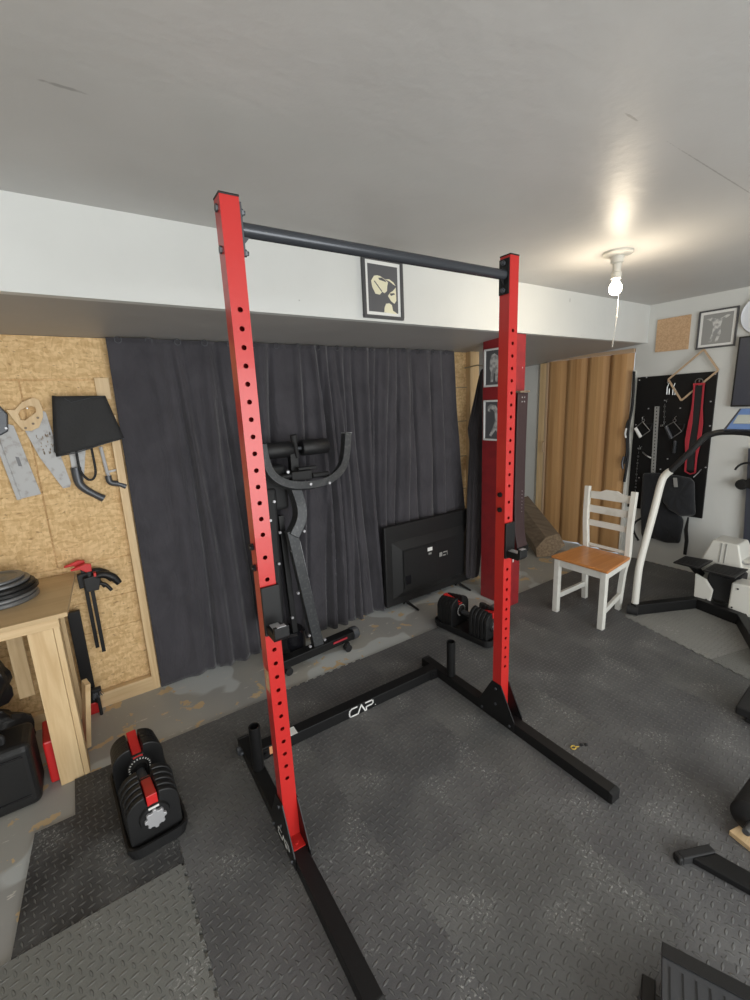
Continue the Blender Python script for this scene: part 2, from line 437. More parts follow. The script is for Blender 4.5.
# ------------------------------------------------------------------ mats
def mat_tile(x0, y0, w, h, edges, name='mat_tile', z0=-.0118, z1=0., teeth=11, dep=.0095, origin=None, rot=0):
    """edges: left,right,bottom,top : 'f' flat, 't' tabs out, 'n' notches"""
    def side(p, q, kind):
        p = Vector(p); q = Vector(q); d = (q - p); L = d.length; d.normalize(); nrm = Vector((d.y, -d.x))
        if kind == 'f': return [p]
        k = max(1, round(L / .61 * teeth)); st = L / k; out = [p]
        sg = 1 if kind == 't' else -1
        off = dep * sg
        for i in range(k):
            a = i * st
            if kind == 't': seq = ((.27, 0), (.20, 1), (.80, 1), (.73, 0))
            else: seq = ((.27, 0), (.20, 1), (.80, 1), (.73, 0))
            for (f, o) in seq: out.append(p + d * (a + f * st) + nrm * (o * off))
        return out
    e = edges
    pts = side((x0, y0), (x0 + w, y0), e[2]) + side((x0 + w, y0), (x0 + w, y0 + h), e[1]) + side((x0 + w, y0 + h), (x0, y0 + h), e[3]) + side((x0, y0 + h), (x0, y0), e[0])
    g = .0003
    c = Vector((x0 + w / 2, y0 + h / 2)); pts = [c + (p - c) * (1 - g / w * 2) for p in pts]
    if rot:
        o = Vector(origin); R = Matrix.Rotation(rot, 2); pts = [R @ (p - o) + o for p in pts]; c = R @ (c - o) + o
    mb = MB().prism([tuple(p) for p in pts], z0, z1, 'xy')
    o = mb.build(name, M['rubber'], loc=(c.x, c.y, z0))
    return o
T = .61
grp = 'interlocking black gym mats'
DARK = (.094, .094, .097, 1); MID = (.104, .105, .104, 1); LITE = (.175, .178, .166, 1); PALE = (.26, .26, .245, 1)
cols_n = ['first', 'second', 'third', 'fourth', 'fifth']
XS = [.095 + T * i for i in range(6)]
rows = [2.19 - T * (j + 1) for j in range(6)]
def where(i, j):
    A = {(0,0): 'between the left dumbbell and the rack crossbar', (1,0): 'with toothed back edge behind the lettered crossbar',
         (2,0): 'in front of the folded bench end, behind the rack crossbar', (3,0): 'under the right dumbbell beside the rack',
         (4,0): 'at the foot of the red post', (5,0): 'behind the white chair', (0,1): 'under the left red upright of the rack',
         (1,1): 'inside the rack just before the crossbar lettering', (2,1): 'inside the rack left of the right upright',
         (3,1): 'right of the right rack upright', (4,1): 'between the right rack foot and the white chair', (5,1): 'under the white chair',
         (0,2): 'under the front tip of the left rack foot', (1,2): 'between the front tips of the rack feet', (2,2): 'under the front tip of the right rack foot',
         (3,2): 'under the small yellow clip', (4,2): 'left of the paler mats by the stepper'}
    return A.get((i, j))
for i, x in enumerate(XS):
    for j, y in enumerate(rows):
        if (i, j) in ((5, 2), (5, 3), (5, 4), (5, 5)): continue
        e = ['n' if i > 0 else ('f' if j == 0 else 'f'), 't', 't', 'n' if j > 0 else ('t' if i == 1 else 'f')]
        e[2] = 't'
        if i == 0: e[0] = 'f'
        if i == 5: e[1] = 'f'
        if i == 4 and j >= 2: e[1] = 't'
        if j == 5: e[2] = 'f'
        o = mat_tile(x, y, T if i < 5 else T, T, e)
        if i == 4 and j == 3 or True:
            pass
        o.color = DARK if (i + j) % 3 else MID
        w = where(i, j)
        if w: tag(o, 'dark diamond-plate rubber mat tile ' + w, 'mat', grp)
        elif j == 3: tag(o, 'dark diamond-plate mat tile ' + ['at the bottom left by the rack foot tip', 'at the bottom centre edge', 'at the bottom edge left of the ribbed footplate', 'around the black bench foot at the right', 'at the lower right under the black foot pad'][i], 'mat', grp)
        else: tag(o, 'dark diamond-plate rubber mat tile nearest the viewer, below the picture edge', 'mat', grp)
# far right column by the wall
o = mat_tile(XS[5] + T, 1.58, 4.40 - XS[5] - T, .44, ['f', 't', 'f', 'f'])
o.color = MID; tag(o, 'dark mat tile with toothed edge along the right wall behind the chair', 'mat', grp)
o = mat_tile(XS[5] + T, .97, 4.40 - XS[5] - T, .61, ['f', 't', 'f', 'f']); o.color = DARK; tag(o, 'dark mat tile by the right wall behind the stepper pedals', 'mat', grp)
o = mat_tile(3.77, .36, .57, .61, ['f', 'f', 'f', 'f']); o.color = DARK; tag(o, 'dark mat tile under the back of the stepper', 'mat', grp)
# left side
mb = MB().prism([(-.40, 1.492), (.0935, 1.492), (.0935, 2.186), (-.232, 2.186), (-.232, 1.968), (-.366, 1.968)], -.0118, -.0002, 'xy')
o = mb.build('mat_tile', M['rubber'], loc=(-.15, 1.8, F0)); o.color = (.038, .038, .040, 1)
tag(o, 'plain dark mat with a cut corner under the left dumbbell by the workbench', 'mat', grp)
o = mat_tile(-.51, .88, .596, .608, ['f', 't', 'f', 'f'], z1=.003); o.color = LITE; tag(o, 'pale worn grey mat with a toothed right edge at the lower left', 'mat', grp)
o = mat_tile(-.51, .27, .596, .608, ['f', 't', 'f', 'f'], z1=.003); o.color = LITE; tag(o, 'pale worn mat at the bottom left corner of the floor', 'mat', grp)
# rotated paler mats by the stepper
O = (3.14, 1.455)
for (i, j, lab) in ((0, 1, 'pale grey mat laid askew under the stepper foot bar beside the chair'), (1, 1, 'grey mat laid askew under the stepper housing'),
                    (0, 2, 'pale grey mat laid askew at the right edge before the stepper'), (1, 2, 'grey askew mat under the right half of the stepper')):
    o = mat_tile(O[0] + i * T, O[1] - j * T, T, T, ['t', 'n' if i else 'n', 'f', 't' if j == 1 else 'f'] if i == 0 else ['n' if 0 else 'f', 'f', 'f', 'f'], z0=.0006, z1=.0045, origin=O, rot=-.27 if 1 else 0)
    o.color = PALE if (i + j) % 2 else LITE; tag(o, lab, 'mat', grp)

# ------------------------------------------------------------------ power rack
RX, RY, RA = .4431, 1.3229, -.02206
RW, S = 1.1384, .0528
def rack_world(x, y, z=0):
    c, s = math.cos(RA), math.sin(RA); return (RX + c * x - s * y, RY + s * x + c * y, z)
rack = thing('squat_rack', 'tall red and black squat rack with pull-up bar standing on the mats', 'squat rack', (RX, RY, 0))
rack.rotation_euler = (0, 0, RA); rack['_o'] = (0, 0, 0)
def holed_face(mb, x0, x1, y, z0, z1, holes, r, inward):
    """face in plane y with round holes (with rims going inward)"""
    zs = sorted(holes); cx = (x0 + x1) / 2; p = .025
    cur = z0
    for z in zs:
        a, b = z - p * .9, z + p * .9
        mb.add([(x0, y, cur), (x1, y, cur), (x1, y, a), (x0, y, a)], [(0, 1, 2, 3)])
        outer = [(x0, a), ((x0 + cx) / 2, a), (cx, a), ((x1 + cx) / 2, a), (x1, a), (x1, z - p * .45), (x1, z), (x1, z + p * .45), (x1, b), ((x1 + cx) / 2, b), (cx, b), ((x0 + cx) / 2, b), (x0, b), (x0, z + p * .45), (x0, z), (x0, z - p * .45)]
        vs = []; n = 16
        for (u, v) in outer: vs.append((u, y, v))
        for (u, v) in outer:
            t = math.atan2(v - z, u - cx); vs.append((cx + r * math.cos(t), y, z + r * math.sin(t)))
        for (u, v) in outer:
            t = math.atan2(v - z, u - cx); vs.append((cx + r * math.cos(t), y + inward, z + r * math.sin(t)))
        mb.add(vs, [(k, (k + 1) % n, n + (k + 1) % n, n + k) for k in range(n)] + [(n + k, n + (k + 1) % n, 2 * n + (k + 1) % n, 2 * n + k) for k in range(n)])
        cur = b
    mb.add([(x0, y, cur), (x1, y, cur), (x1, y, z1), (x0, y, z1)], [(0, 1, 2, 3)])
ZT, ZL, PP = 1.8734, .8174, .05064
top_h = [ZT - i * PP for i in range(14)] + [1.14, 1.066]
mid_h = [.955, .89]
low_h = [ZL - i * PP for i in range(11)]
s = S / 2; HT = 2.16
for ui, ux in enumerate((0, RW)):
    mb = MB(); zb = S + .001
    for (yy, inn) in ((-s, .003), (s, -.003)):
        holed_face(mb, ux - s, ux + s, yy, zb, HT, top_h + mid_h + low_h, .0075, inn)
    mb.add([(ux - s, -s, zb), (ux - s, s, zb), (ux - s, s, HT), (ux - s, -s, HT)], [(0, 1, 2, 3)])
    mb.add([(ux + s, -s, zb), (ux + s, s, zb), (ux + s, s, HT), (ux + s, -s, HT)], [(0, 1, 2, 3)])
    mb.add([(ux - s, -s, HT), (ux + s, -s, HT), (ux + s, s, HT), (ux - s, s, HT)], [(0, 1, 2, 3)])
    up = mb.build('upright', M['red'], rack); up['label'] = 'red drilled steel upright'
    MB().box((ux - s - .0015, -s - .0015, HT), (ux + s + .0015, s + .0015, HT + .006)).build('end_cap', M['black'], up, bevel=.002)
    # joint between the two sections
    mb = MB()
    for z in (1.175, 1.105):
        for sx in (-1,):
            x = ux + sx * s
            MB().cyl((x, 0, z), (x + sx * .009, 0, z), .012, n=6).cyl((x + sx * .009, 0, z), (x + sx * .013, 0, z), .007, n=10).build('joint_bolt', M['black'], rack)
    # front weld tab at the bottom
    mb = MB().box((ux - s + .001, -s - .055, S + .001), (ux + s - .001, -s + .002, S + .0055)).cyl((ux, -s - .032, S + .0056), (ux, -s - .032, S + .012), .0085, n=6)
    if ui == 0: mb.build('base_tab', M['red'], rack)
    # gusset plates each side
    mb = MB()
    for sx in (-1, 1):
        x = ux + sx * (s + .0005); x2 = x + sx * .005
        mb.prism([(-.115, .012), (.115, .012), (.115, S + .01), (.03, .215), (-.03, .215), (-.115, S + .01)], min(x, x2), max(x, x2), 'yz')
    g = mb.build('gusset_plate', M['black'], rack, bevel=.001)
    mb = MB()
    for sx in (-1, 1):
        x = ux + sx * (s + .0055)
        for (yy, zz) in ((0, .185), (-.09, .03), (.09, .03), (0, .10)): mb.cyl((x, yy, zz), (x + sx * .006, yy, zz), .0065, n=6)
    mb.pieces('gusset_bolt', M['gun'], g)
    # foot
    ft = MB().box((ux - s, -.580, .0), (ux + s, .585, S)).build('foot', M['black'], rack, bevel=.002)
    MB().prism([(-.580, .0), (-.580, S + .001), (-.596, S - .006), (-.596, .004)], ux - s - .001, ux + s + .001, 'yz').build('end_cap', M['plast'], ft, bevel=.0015)
    MB().box((ux - s - .001, .585, 0), (ux + s + .001, .597, S + .001)).build('end_cap', M['plast'], ft, bevel=.002)
    # storage peg
    mb = MB().lathe([(.020, S + .002), (.0245, S + .002), (.0245, .264), (.0225, .266), (.020, .264), (.020, .07), (.0, .07)], (ux, .362, 0), 28)
    mb.build('weight_peg', M['black'], rack, smooth=True)
# rear crossbar
YC0, YC1, ZC = .452, .515, .058
cb = MB().box((s + .001, YC0, .001), (RW - s - .001, YC1, ZC)).build('rear_crossbar', M['black'], rack, bevel=.002)
mb = MB()
for x in (s + .003, RW - s - .003):
    sg = 1 if x < .5 else -1
    mb.box((min(x, x + sg * .05), YC0 - .004, .001), (max(x, x + sg * .05), YC0 - .0005, S + .0))
    mb.cyl((x + sg * .03, YC0 - .004, .03), (x + sg * .03, YC0 - .012, .03), .008, n=6)
mb.pieces('corner_bracket', M['black'], cb)
mb = MB()
for yy in (.52, .56): mb.cyl((-s, yy, .028), (-s - .012, yy, .028), .010, n=8)
mb.cyl((-s, .545, .028), (-s - .02, .545, .028), .016, .02, n=12)
mb.pieces('frame_bolt', M['gun'], rack)

def strokes(mb, glyphs, x0, z0, sc, w, y0, y1, adv=1.15, f=None):
    """glyph polylines drawn as thin raised strips; f maps (u,v)->3D pair (near, far)"""
    for k, g in enumerate(glyphs):
        for line in g:
            for (a, b) in zip(line[:-1], line[1:]):
                ax, az = x0 + (a[0] + k * adv) * sc, z0 + a[1] * sc; bx, bz = x0 + (b[0] + k * adv) * sc, z0 + b[1] * sc
                dx, dz = bx - ax, bz - az; L = math.hypot(dx, dz) or 1; nx, nz = -dz / L * w / 2, dx / L * w / 2; ex, ez = dx / L * w * .45, dz / L * w * .45
                q = [(ax + nx - ex, az + nz - ez), (bx + nx + ex, bz + nz + ez), (bx - nx + ex, bz - nz + ez), (ax - nx - ex, az - nz - ez)]
                vs = [f(u, v, 0) for u, v in q] + [f(u, v, 1) for u, v in q]
                mb.add(vs, [(0,1,2,3),(7,6,5,4),(0,4,5,1),(1,5,6,2),(2,6,7,3),(3,7,4,0)])
C_ = [[(1.0, .95), (.35, .95), (.08, .78), (.0, .5), (.0, .22), (.1, .06), (.25, 0), (.95, 0)]]
A_ = [[(0, 0), (.48, .95), (.96, 0)]]
P_ = [[(0, 0), (0, .42), (.72, .42), (.95, .55), (.95, .80), (.75, .95), (-.05, .95)]]
mb = MB(); yf = YC0
strokes(mb, [C_, A_, P_], .512, .007, .0455, .0075, 0, 0, 1.13, lambda u, v, k: (u, yf - .0006 - k * .0006, v))
mb.cyl((.672, yf - .0006, .014), (.672, yf - .0012, .014), .003, n=10)
mb.build('brand_lettering', M['white'], cb)
mb = MB(); xf = -s - .0055
strokes(mb, [C_, A_, P_], -.06, .035, .034, .006, 0, 0, 1.13, lambda u, v, k: (xf - .0006 - k * .0006, .0 - u - .02, v))
mb.build('brand_lettering', M['white'], rack)
MB().box((.045, YC0 - .0008, .012), (.12, YC0 - .0002, .052)).build('warning_label', M['orange'], cb)
MB().box((.125, YC0 - .0010, ZC + .0002), (.225, YC1 - .01, ZC + .0010)).build('warning_label', M['white'], cb)
MB().box((-s - .0008, -.018, .66), (-s - .0002, .018, .74)).build('warning_label', M['cork'], rack)
# pull-up bar and brackets
zb = 2.0898
pb = MB().cyl((s + .006, 0, zb), (RW - s - .006, 0, zb), .0192, n=28).build('pull_up_bar', M['bar'], rack, smooth=True)
for sg, x in ((1, s), (-1, RW - s)):
    a, b = sorted((x + sg * .0005, x + sg * .006))
    mb = MB().box((a, -s + .001, 2.015), (b, s - .001, 2.150))
    a2, b2 = sorted((x + sg * .006, x + sg * .030))
    mb.add([(a2 if sg > 0 else b2, -.003, 2.045), (a2 if sg > 0 else b2, -.003, 2.073), (b2 if sg > 0 else a2, -.003, 2.073),
            (a2 if sg > 0 else b2, .003, 2.045), (a2 if sg > 0 else b2, .003, 2.073), (b2 if sg > 0 else a2, .003, 2.073)], [(0,1,2),(5,4,3),(0,3,4,1),(1,4,5,2),(2,5,3,0)])
    br = mb.build('bar_bracket', M['black'] if sg < 0 else M['gun'], pb, bevel=.001)
    mb = MB()
    for z in (2.133, 2.03):
        mb.cyl((x + sg * .006, 0, z), (x + sg * .016, 0, z), .010, n=6); mb.cyl((x + sg * .016, 0, z), (x + sg * .022, 0, z), .006, n=10)
        xo = x - sg * S
        mb.cyl((xo, 0, z), (xo - sg * .006, 0, z), .0105, n=6)
    mb.pieces('bracket_bolt', M['gun'], br)

# j-cups : things hung on the rack
def j_cup(ux, label):
    t = thing('j_cup', label, 'barbell holder', rack_world(ux, -s, .90), 'j-cups on the rack'); t.rotation_euler = (0, 0, RA)
    o = t['_o']; t['_o'] = (0, 0, 0)
    MB().box((-s - .001, -.012, -.022), (s + .004, -.0015, .145)).build('back_plate', M['black'], t, bevel=.0015)
    mb = MB().box((s + .001, -.012, -.022), (s + .006, .04, .145)); mb.build('side_plate', M['black'], t, bevel=.001)
    MB().prism([(-.012, -.014), (-.075, -.014), (-.088, .0), (-.088, .036), (-.074, .036), (-.072, .014), (-.012, .014)], -s + .004, s, 'yz').build('cup_arm', M['black'], t, bevel=.002)
    MB().prism([(-.0122, .0142), (-.0715, .0142), (-.0735, .0345), (-.075, .0363), (-.088, .0363), (-.088, .0378), (-.0715, .0378), (-.068, .017), (-.0122, .017)], -s + .014, s - .010, 'yz').build('liner', M['silver'], t)
    return t
j_cup(0, 'black barbell hook cup on the left red upright of the rack')
j_cup(RW, 'black barbell hook cup on the right red upright beside the leather belt')

# ------------------------------------------------------------------ adjustable dumbbells
def dumbbell(x, y, rz, lab1, lab2):
    tr = thing('dumbbell_tray', lab2, 'tray', (x, y, 0), 'dumbbell cradles'); tr.rotation_euler = (0, 0, rz); tr['_o'] = (0, 0, 0)
    def rrect(w, h, r, n=5):
        out = []
        for (cx, cy, a) in ((w - r, h - r, 0), (-w + r, h - r, 90), (-w + r, -h + r, 180), (w - r, -h + r, 270)):
            for i in range(n + 1):
                t = math.radians(a + 90 * i / n); out.append((cx + r * math.cos(t), cy + r * math.sin(t)))
        return out
    base = rrect(.100, .236, .040)
    mb = MB().prism(base, .0, .028, 'xy'); mb.build('base', M['plast'], tr, bevel=.005)
    mb = MB()
    o2 = rrect(.108, .243, .045); i2 = rrect(.099, .234, .038); n = len(o2)
    vs = [(u, v, .028) for u, v in o2] + [(u, v, .052) for u, v in o2] + [(u, v, .052) for u, v in i2] + [(u, v, .029) for u, v in i2]
    mb.add(vs, [((k * n + i), (k * n + (i + 1) % n), ((k + 1) % 4) * n + (i + 1) % n, ((k + 1) % 4) * n + i) for k in range(4) for i in range(n)])
    mb.build('rim', M['plast'], tr)
    MB().box((-.106, -.05, .030), (-.104, .035, .040)).build('side_sticker', M['white'], tr)
    d = thing('adjustable_dumbbell', lab1, 'dumbbell', (x, y, .024), 'adjustable dumbbells'); d.rotation_euler = (0, 0, rz); d['_o'] = (0, 0, 0)
    zc = .108
    MB().lathe([(.0, -.075), (.014, -.075), (.016, -.04), (.019, 0), (.016, .04), (.014, .075), (.0, .075)], (0, 0, zc), 20, 'y').build('handle', M['gun'], d, smooth=True)
    for sg in (-1, 1):
        for k in range(5):
            y0 = sg * (.072 + k * .0285); y1 = sg * (.072 + k * .0285 + .0245)
            w = .096 - .0015 * k; hh = .104 - .0035 * k; nb = zc - .102
            # plate outline: rounded block with a notch at the top centre
            pts = []
            def arc(cx, cz, r, a0, a1, nn=7):
                for i in range(nn + 1):
                    t = math.radians(a0 + (a1 - a0) * i / nn); pts.append((cx + r * math.cos(t), cz + r * math.sin(t)))
            arc(w - .03, nb + .03, .03, -90, 0); arc(w - .066, zc + hh - .066, .066, 0, 82)
            pts.append((.024, zc + hh)); pts.append((.020, zc + hh - .040)); pts.append((-.020, zc + hh - .040)); pts.append((-.024, zc + hh))
            arc(-w + .066, zc + hh - .066, .066, 98, 180); arc(-w + .03, nb + .03, .03, 180, 270)
            MB().prism(pts, min(y0, y1), max(y0, y1), 'xz').build('weight_plate', M['plast'], d, bevel=.004)
        # red carrier strip lying in the notches
        a, b = sorted((sg * .066, sg * .214))
        MB().prism([(a, zc + .045), (b, zc + .045), (b, zc + (.092 if sg > 0 else .060)), (a, zc + (.060 if sg > 0 else .092))], -.0185, .0185, 'yz').build('carrier_strip', M['redplast'], d, bevel=.003)
        # dial on the inner face
        MB().lathe([(0, sg * .071), (.045, sg * .071), (.048, sg * .066), (.030, sg * .060), (.026, sg * .052), (0, sg * .052)], (0, 0, zc + .012), 28, 'y').build('weight_dial', M['plast'], d, smooth=True)
        if sg > 0:
            mb = MB()
            for k in range(17):
                t = 2 * PI * k / 22 - .3; r = .0395
                mb.box((r * math.cos(t) - .0022, sg * .0655 - .0045, zc + .012 + r * math.sin(t) - .003), (r * math.cos(t) + .0022, sg * .0655 - .003, zc + .012 + r * math.sin(t) + .003), (0, -t + PI / 2, 0))
            mb.build('dial_marking', M['white'], d)
        # outer knob
        y0 = sg * .2105; y1 = sg * .221
        MB().lathe([(0, y0), (.054, y0), (.050, y1), (0, y1)], (0, 0, zc + .0), 28, 'y').build('end_disc', M['plast'], d, smooth=True)
        pts = []
        for k in range(48):
            t = 2 * PI * k / 48; r = .034 + .0035 * (1 if math.cos(t * 8) > 0 else -1); pts.append((r * math.cos(t), zc + .0 + r * math.sin(t)))
        a, b = sorted((y1, y1 + sg * .012))
        MB().prism(pts, a, b, 'xz').build('end_knob', M['silver'], d, bevel=.0015)
        mb = MB(); a, b = sorted((y1, y1 + sg * .003)); mb.box((-.018, a, zc + .040), (.018, b, zc + .047)); mb.build('end_label', M['white'], d)
dumbbell(.022, 1.833, .06, 'black and red adjustable dumbbell beside the wooden workbench, nearer the viewer', 'black plastic cradle under the left dumbbell by the workbench')
dumbbell(2.095, 2.010, .118, 'black and red adjustable dumbbell behind the right red upright of the rack', 'black plastic cradle under the dumbbell behind the right upright')

# ------------------------------------------------------------------ curtain
cur = thing('curtain', 'full-width charcoal black blackout curtain covering the chipboard wall', 'curtain', (1.5, 2.70, 0))
nx, nz = 520, 60; vs = []
PL = [(.42, .014, .05), (.56, .016, .03), (.72, .022, .04), (.86, .018, .035), (.98, .03, .05), (1.22, .028, .03), (1.36, .04, .03), (1.47, .034, .028), (1.60, .030, .03), (1.78, .035, .035), (1.93, .02, .03), (2.1, .02, .04), (2.3, .02, .05), (2.48, .02, .04)]
def cyf(x, z):
    y = 2.692 + .006 * math.sin(x * 7 + z * 1.3) + .004 * math.sin(x * 19 + 2 * z)
    for k, (c, a, w) in enumerate(PL):
        cc = c + .03 * math.sin(z * 1.7 + k) + .02 * (1.9 - z) * math.sin(k * 2.3)
        fall = .35 + .65 * math.sin(min(1, (1.97 - z) / .8) * PI / 2)
        y -= a * 1.45 * math.exp(-((x - cc) / (w * .75)) ** 2) * fall
        y += a * .9 * math.exp(-((x - cc - w * 1.25) / (w * .45)) ** 2) * fall
    for k, c in enumerate((.50, .79, 1.08, 1.41, 1.55, 1.70, 1.86, 2.02, 2.22, 2.42)):
        cc = c + .035 * math.sin(z * 1.4 + k * 1.7) + .02 * (1.9 - z) * math.cos(k * 1.3)
        y += .030 * math.exp(-((x - cc) / .013) ** 2) * (.3 + .7 * min(1, (1.97 - z) / .4))
    y += .003 * math.sin(z * 12 + x * 3) * math.sin(x * 5)
    return min(max(y, 2.650), 2.733)
for j in range(nz + 1):
    z = F0 + .004 + (1.984 - F0 - .004) * j / nz
    for i in range(nx + 1):
        u = i / nx; tt = max(0, 1 - z / 1.985)
        xr = 2.635 + .215 * tt ** 1.3
        x = .212 - .004 * tt + (xr - .212) * u
        vs.append((x, cyf(x, z), z + (.012 * math.sin(x * 6) * (1 - j / nz) if 0 else 0)))
mb = MB().add(vs, [(j * (nx + 1) + i, j * (nx + 1) + i + 1, (j + 1) * (nx + 1) + i + 1, (j + 1) * (nx + 1) + i) for j in range(nz) for i in range(nx)])
mb.build('curtain_cloth', M['curtain'], cur, smooth=True, solid=.002)
for k in range(17):
    x = .265 + k * .142
    if x > 2.62: break
    mb = MB(); mb.tube([(x + .016 * math.cos(a), 2.678, 1.972 + .016 * math.sin(a)) for a in [2 * PI * q / 16 for q in range(16)]], .0018, 6, up=(0, 1, 0), closed=True)
    mb.build('curtain_ring', M['gun'], cur, smooth=True)
r_ = MB().cyl((.22, 2.735, 1.975), (2.63, 2.735, 1.975), .004, n=8).build('curtain_wire', M['blackm'], cur)

# ------------------------------------------------------------------ TV on the floor
tv = thing('flat_screen_television', 'large black television on the floor facing the curtain, its back to the viewer', 'television', (2.29, 2.61, F0))
x0, x1, z0, z1 = 1.815, 2.74, .035, .685
MB().box((x0, 2.600, z0), (x1, 2.640, z1)).build('screen_shell', M['plast'], tv, bevel=.008)
MB().box((x0 + .01, 2.640, z0 + .01), (x1 - .01, 2.643, z1 - .01)).build('screen_glass', M['gloss'], tv)
MB().add([(x0 + .06, 2.600, .09), (x1 - .06, 2.600, .09), (x1 - .06, 2.600, .56), (x0 + .06, 2.600, .56), (x0 + .14, 2.572, .14), (x1 - .12, 2.572, .14), (x1 - .12, 2.572, .49), (x0 + .14, 2.572, .49)],
    [(0,1,2,3),(7,6,5,4),(0,4,5,1),(1,5,6,2),(2,6,7,3),(3,7,4,0)]).build('rear_housing', M['plast'], tv, bevel=.006)
MB().box((x0 + .15, 2.563, .16), (x0 + .50, 2.5725, .475)).build('rear_cover', M['plast'], tv, bevel=.003)
MB().box((x0 + .16, 2.560, .20), (x0 + .215, 2.563, .275)).build('socket_recess', M['gloss'], tv, bevel=.002)
mb = MB().box((2.205, 2.5615, .425), (2.255, 2.5628, .455)); mb.build('rating_sticker', M['white'], tv)
mb = MB().box((2.215, 2.5615, .395), (2.245, 2.5628, .410)); mb.build('rating_sticker', M['printmid'], tv)
mb = MB().box((2.33, 2.5610, .350), (2.362, 2.5628, .385)).box((2.372, 2.5610, .350), (2.40, 2.5628, .360)).box((2.415, 2.5610, .350), (2.42, 2.5628, .387)).box((2.372, 2.5610, .376), (2.42, 2.5628, .385)); mb.pieces('port_sticker', M['printmid'], tv)
for x in (2.02, 2.60):
    MB().tube([(x, 2.62, .045), (x + .005, 2.60, .02), (x + .02, 2.49, F0 + .009)], [.014, .013, .008], 8).tube([(x, 2.62, .045), (x, 2.635, .03), (x, 2.655, F0 + .009)], [.014, .012, .008], 8).build('stand_foot', M['plast'], tv, smooth=True)

# ------------------------------------------------------------------ folded hyperextension bench
rc = thing('folded_exercise_bench', 'folded black back-extension bench with U handle standing before the curtain', 'exercise bench', (1.12, 2.38, F0))
sq = [(-.5, -.7), (.5, -.7), (.5, .7), (-.5, .7)]
def smoothpath(P, k=5):
    out = []
    for i in range(len(P) - 1):
        p0 = Vector(P[max(i - 1, 0)]); p1 = Vector(P[i]); p2 = Vector(P[i + 1]); p3 = Vector(P[min(i + 2, len(P) - 1)])
        for j in range(k):
            t = j / k
            out.append(.5 * ((2 * p1) + (p2 - p0) * t + (2 * p0 - 5 * p1 + 4 * p2 - p3) * t * t + (-p0 + 3 * p1 - 3 * p2 + p3) * t ** 3))
    out.append(Vector(P[-1])); return out
U = [(.876, 2.44, 1.40), (.880, 2.42, 1.30), (.905, 2.40, 1.222), (.972, 2.38, 1.168), (1.065, 2.37, 1.145), (1.197, 2.37, 1.142), (1.300, 2.38, 1.172), (1.374, 2.40, 1.230), (1.412, 2.42, 1.315), (1.440, 2.44, 1.425)]
uh = MB().tube(smoothpath(U), .045, sect=sq, up=(0, 1, 0)).build('u_handle', M['greytube'], rc, bevel=.003)
mb = MB().box((1.415, 2.413, 1.425), (1.465, 2.467, 1.429)); mb.build('end_cap', M['silver'], uh)
for (a, b) in ((.915, 1.088), (1.150, 1.330)):
    MB().lathe([(0, a), (.044, a), (.049, a + .006), (.049, b - .006), (.044, b), (0, b)], (0, 2.51, 1.352), 28, 'x').build('foam_roller', M['foam'], rc, smooth=True)
MB().cyl((.90, 2.51, 1.352), (1.345, 2.51, 1.352), .012).build('roller_axle', M['gun'], rc, smooth=True)
MB().cyl((1.105, 2.47, 1.30), (1.085, 2.45, 1.415), .012).cyl((1.082, 2.448, 1.40), (1.078, 2.445, 1.440), .021).build('adjustment_knob', M['blackm'], rc, smooth=True)
MB().box((1.06, 2.47, 1.06), (1.11, 2.52, 1.37)).build('head_bracket', M['black'], rc, bevel=.003)
mb = MB().cyl((1.16, 2.40, 1.19), (1.27, 2.40, 1.19), .017).cyl((.96, 2.42, 1.20), (1.04, 2.42, 1.205), .014).box((1.03, 2.40, 1.17), (1.16, 2.45, 1.225)).box((1.08, 2.41, 1.23), (1.2, 2.44, 1.245))
mb.build('pivot_clamp', M['blackm'], rc, bevel=.002)
MB().tube(smoothpath([(1.045, 2.44, 1.14), (1.075, 2.44, 1.02), (1.065, 2.43, .93), (1.005, 2.42, .84)]), .062, sect=sq, up=(0, 1, 0)).build('curved_post', M['greytube'], rc, bevel=.003)
MB().bar((1.000, 2.42, .875), (1.108, 2.385, .06), .066, .05, (0, 1, 0)).build('slanted_post', M['greytube'], rc, bevel=.003)
MB().bar((.985, 2.53, .95), (.990, 2.47, .10), .035, .035, (0, 1, 0)).build('rear_post', M['black'], rc, bevel=.003)
MB().box((.80, 2.50, .25), (.955, 2.56, 1.13), (0, .03, 0)).build('back_pad', M['blackm'], rc, bevel=.02, seg=3)
MB().box((.86, 2.52, .98), (1.05, 2.58, 1.26)).build('hip_pad', M['blackm'], rc, bevel=.025, seg=3)
MB().lathe([(0, .02), (.07, .02), (.088, .03), (.088, .17), (.075, .185), (0, .185)], (.985, 2.52, 0), 28).build('rolled_pad', M['gloss'], rc, smooth=True)
bs = MB().bar((.80, 2.362, .065), (1.37, 2.405, .065), .07, .055).build('base_tube', M['black'], rc, bevel=.004)
mb = MB(); a_ = Vector((1.37, 2.405, .065)); d_ = Vector((.9971, .0752, 0))
mb.cyl(a_ - d_ * .002, a_ + d_ * .035, .044, .044, n=24).cyl(a_ + d_ * .035, a_ + d_ * .048, .044, .034, n=24)
mb.build('base_end_cap', M['gun'], rc, smooth=True)
mb = MB(); 
mb.box((1.20, 2.352, .070), (1.31, 2.3575, .082), (0, 0, .075)); mb.build('brand_strip', M['redcloth'], bs)
for x in (.875, 1.300):
    mb = MB().cyl((x, 2.325, F0 + .025), (x, 2.365, F0 + .025), .024).box((x - .012, 2.330, .01), (x + .012, 2.36, .05)); mb.build('caster_wheel', M['blackm'], rc, smooth=True)
mb = MB()
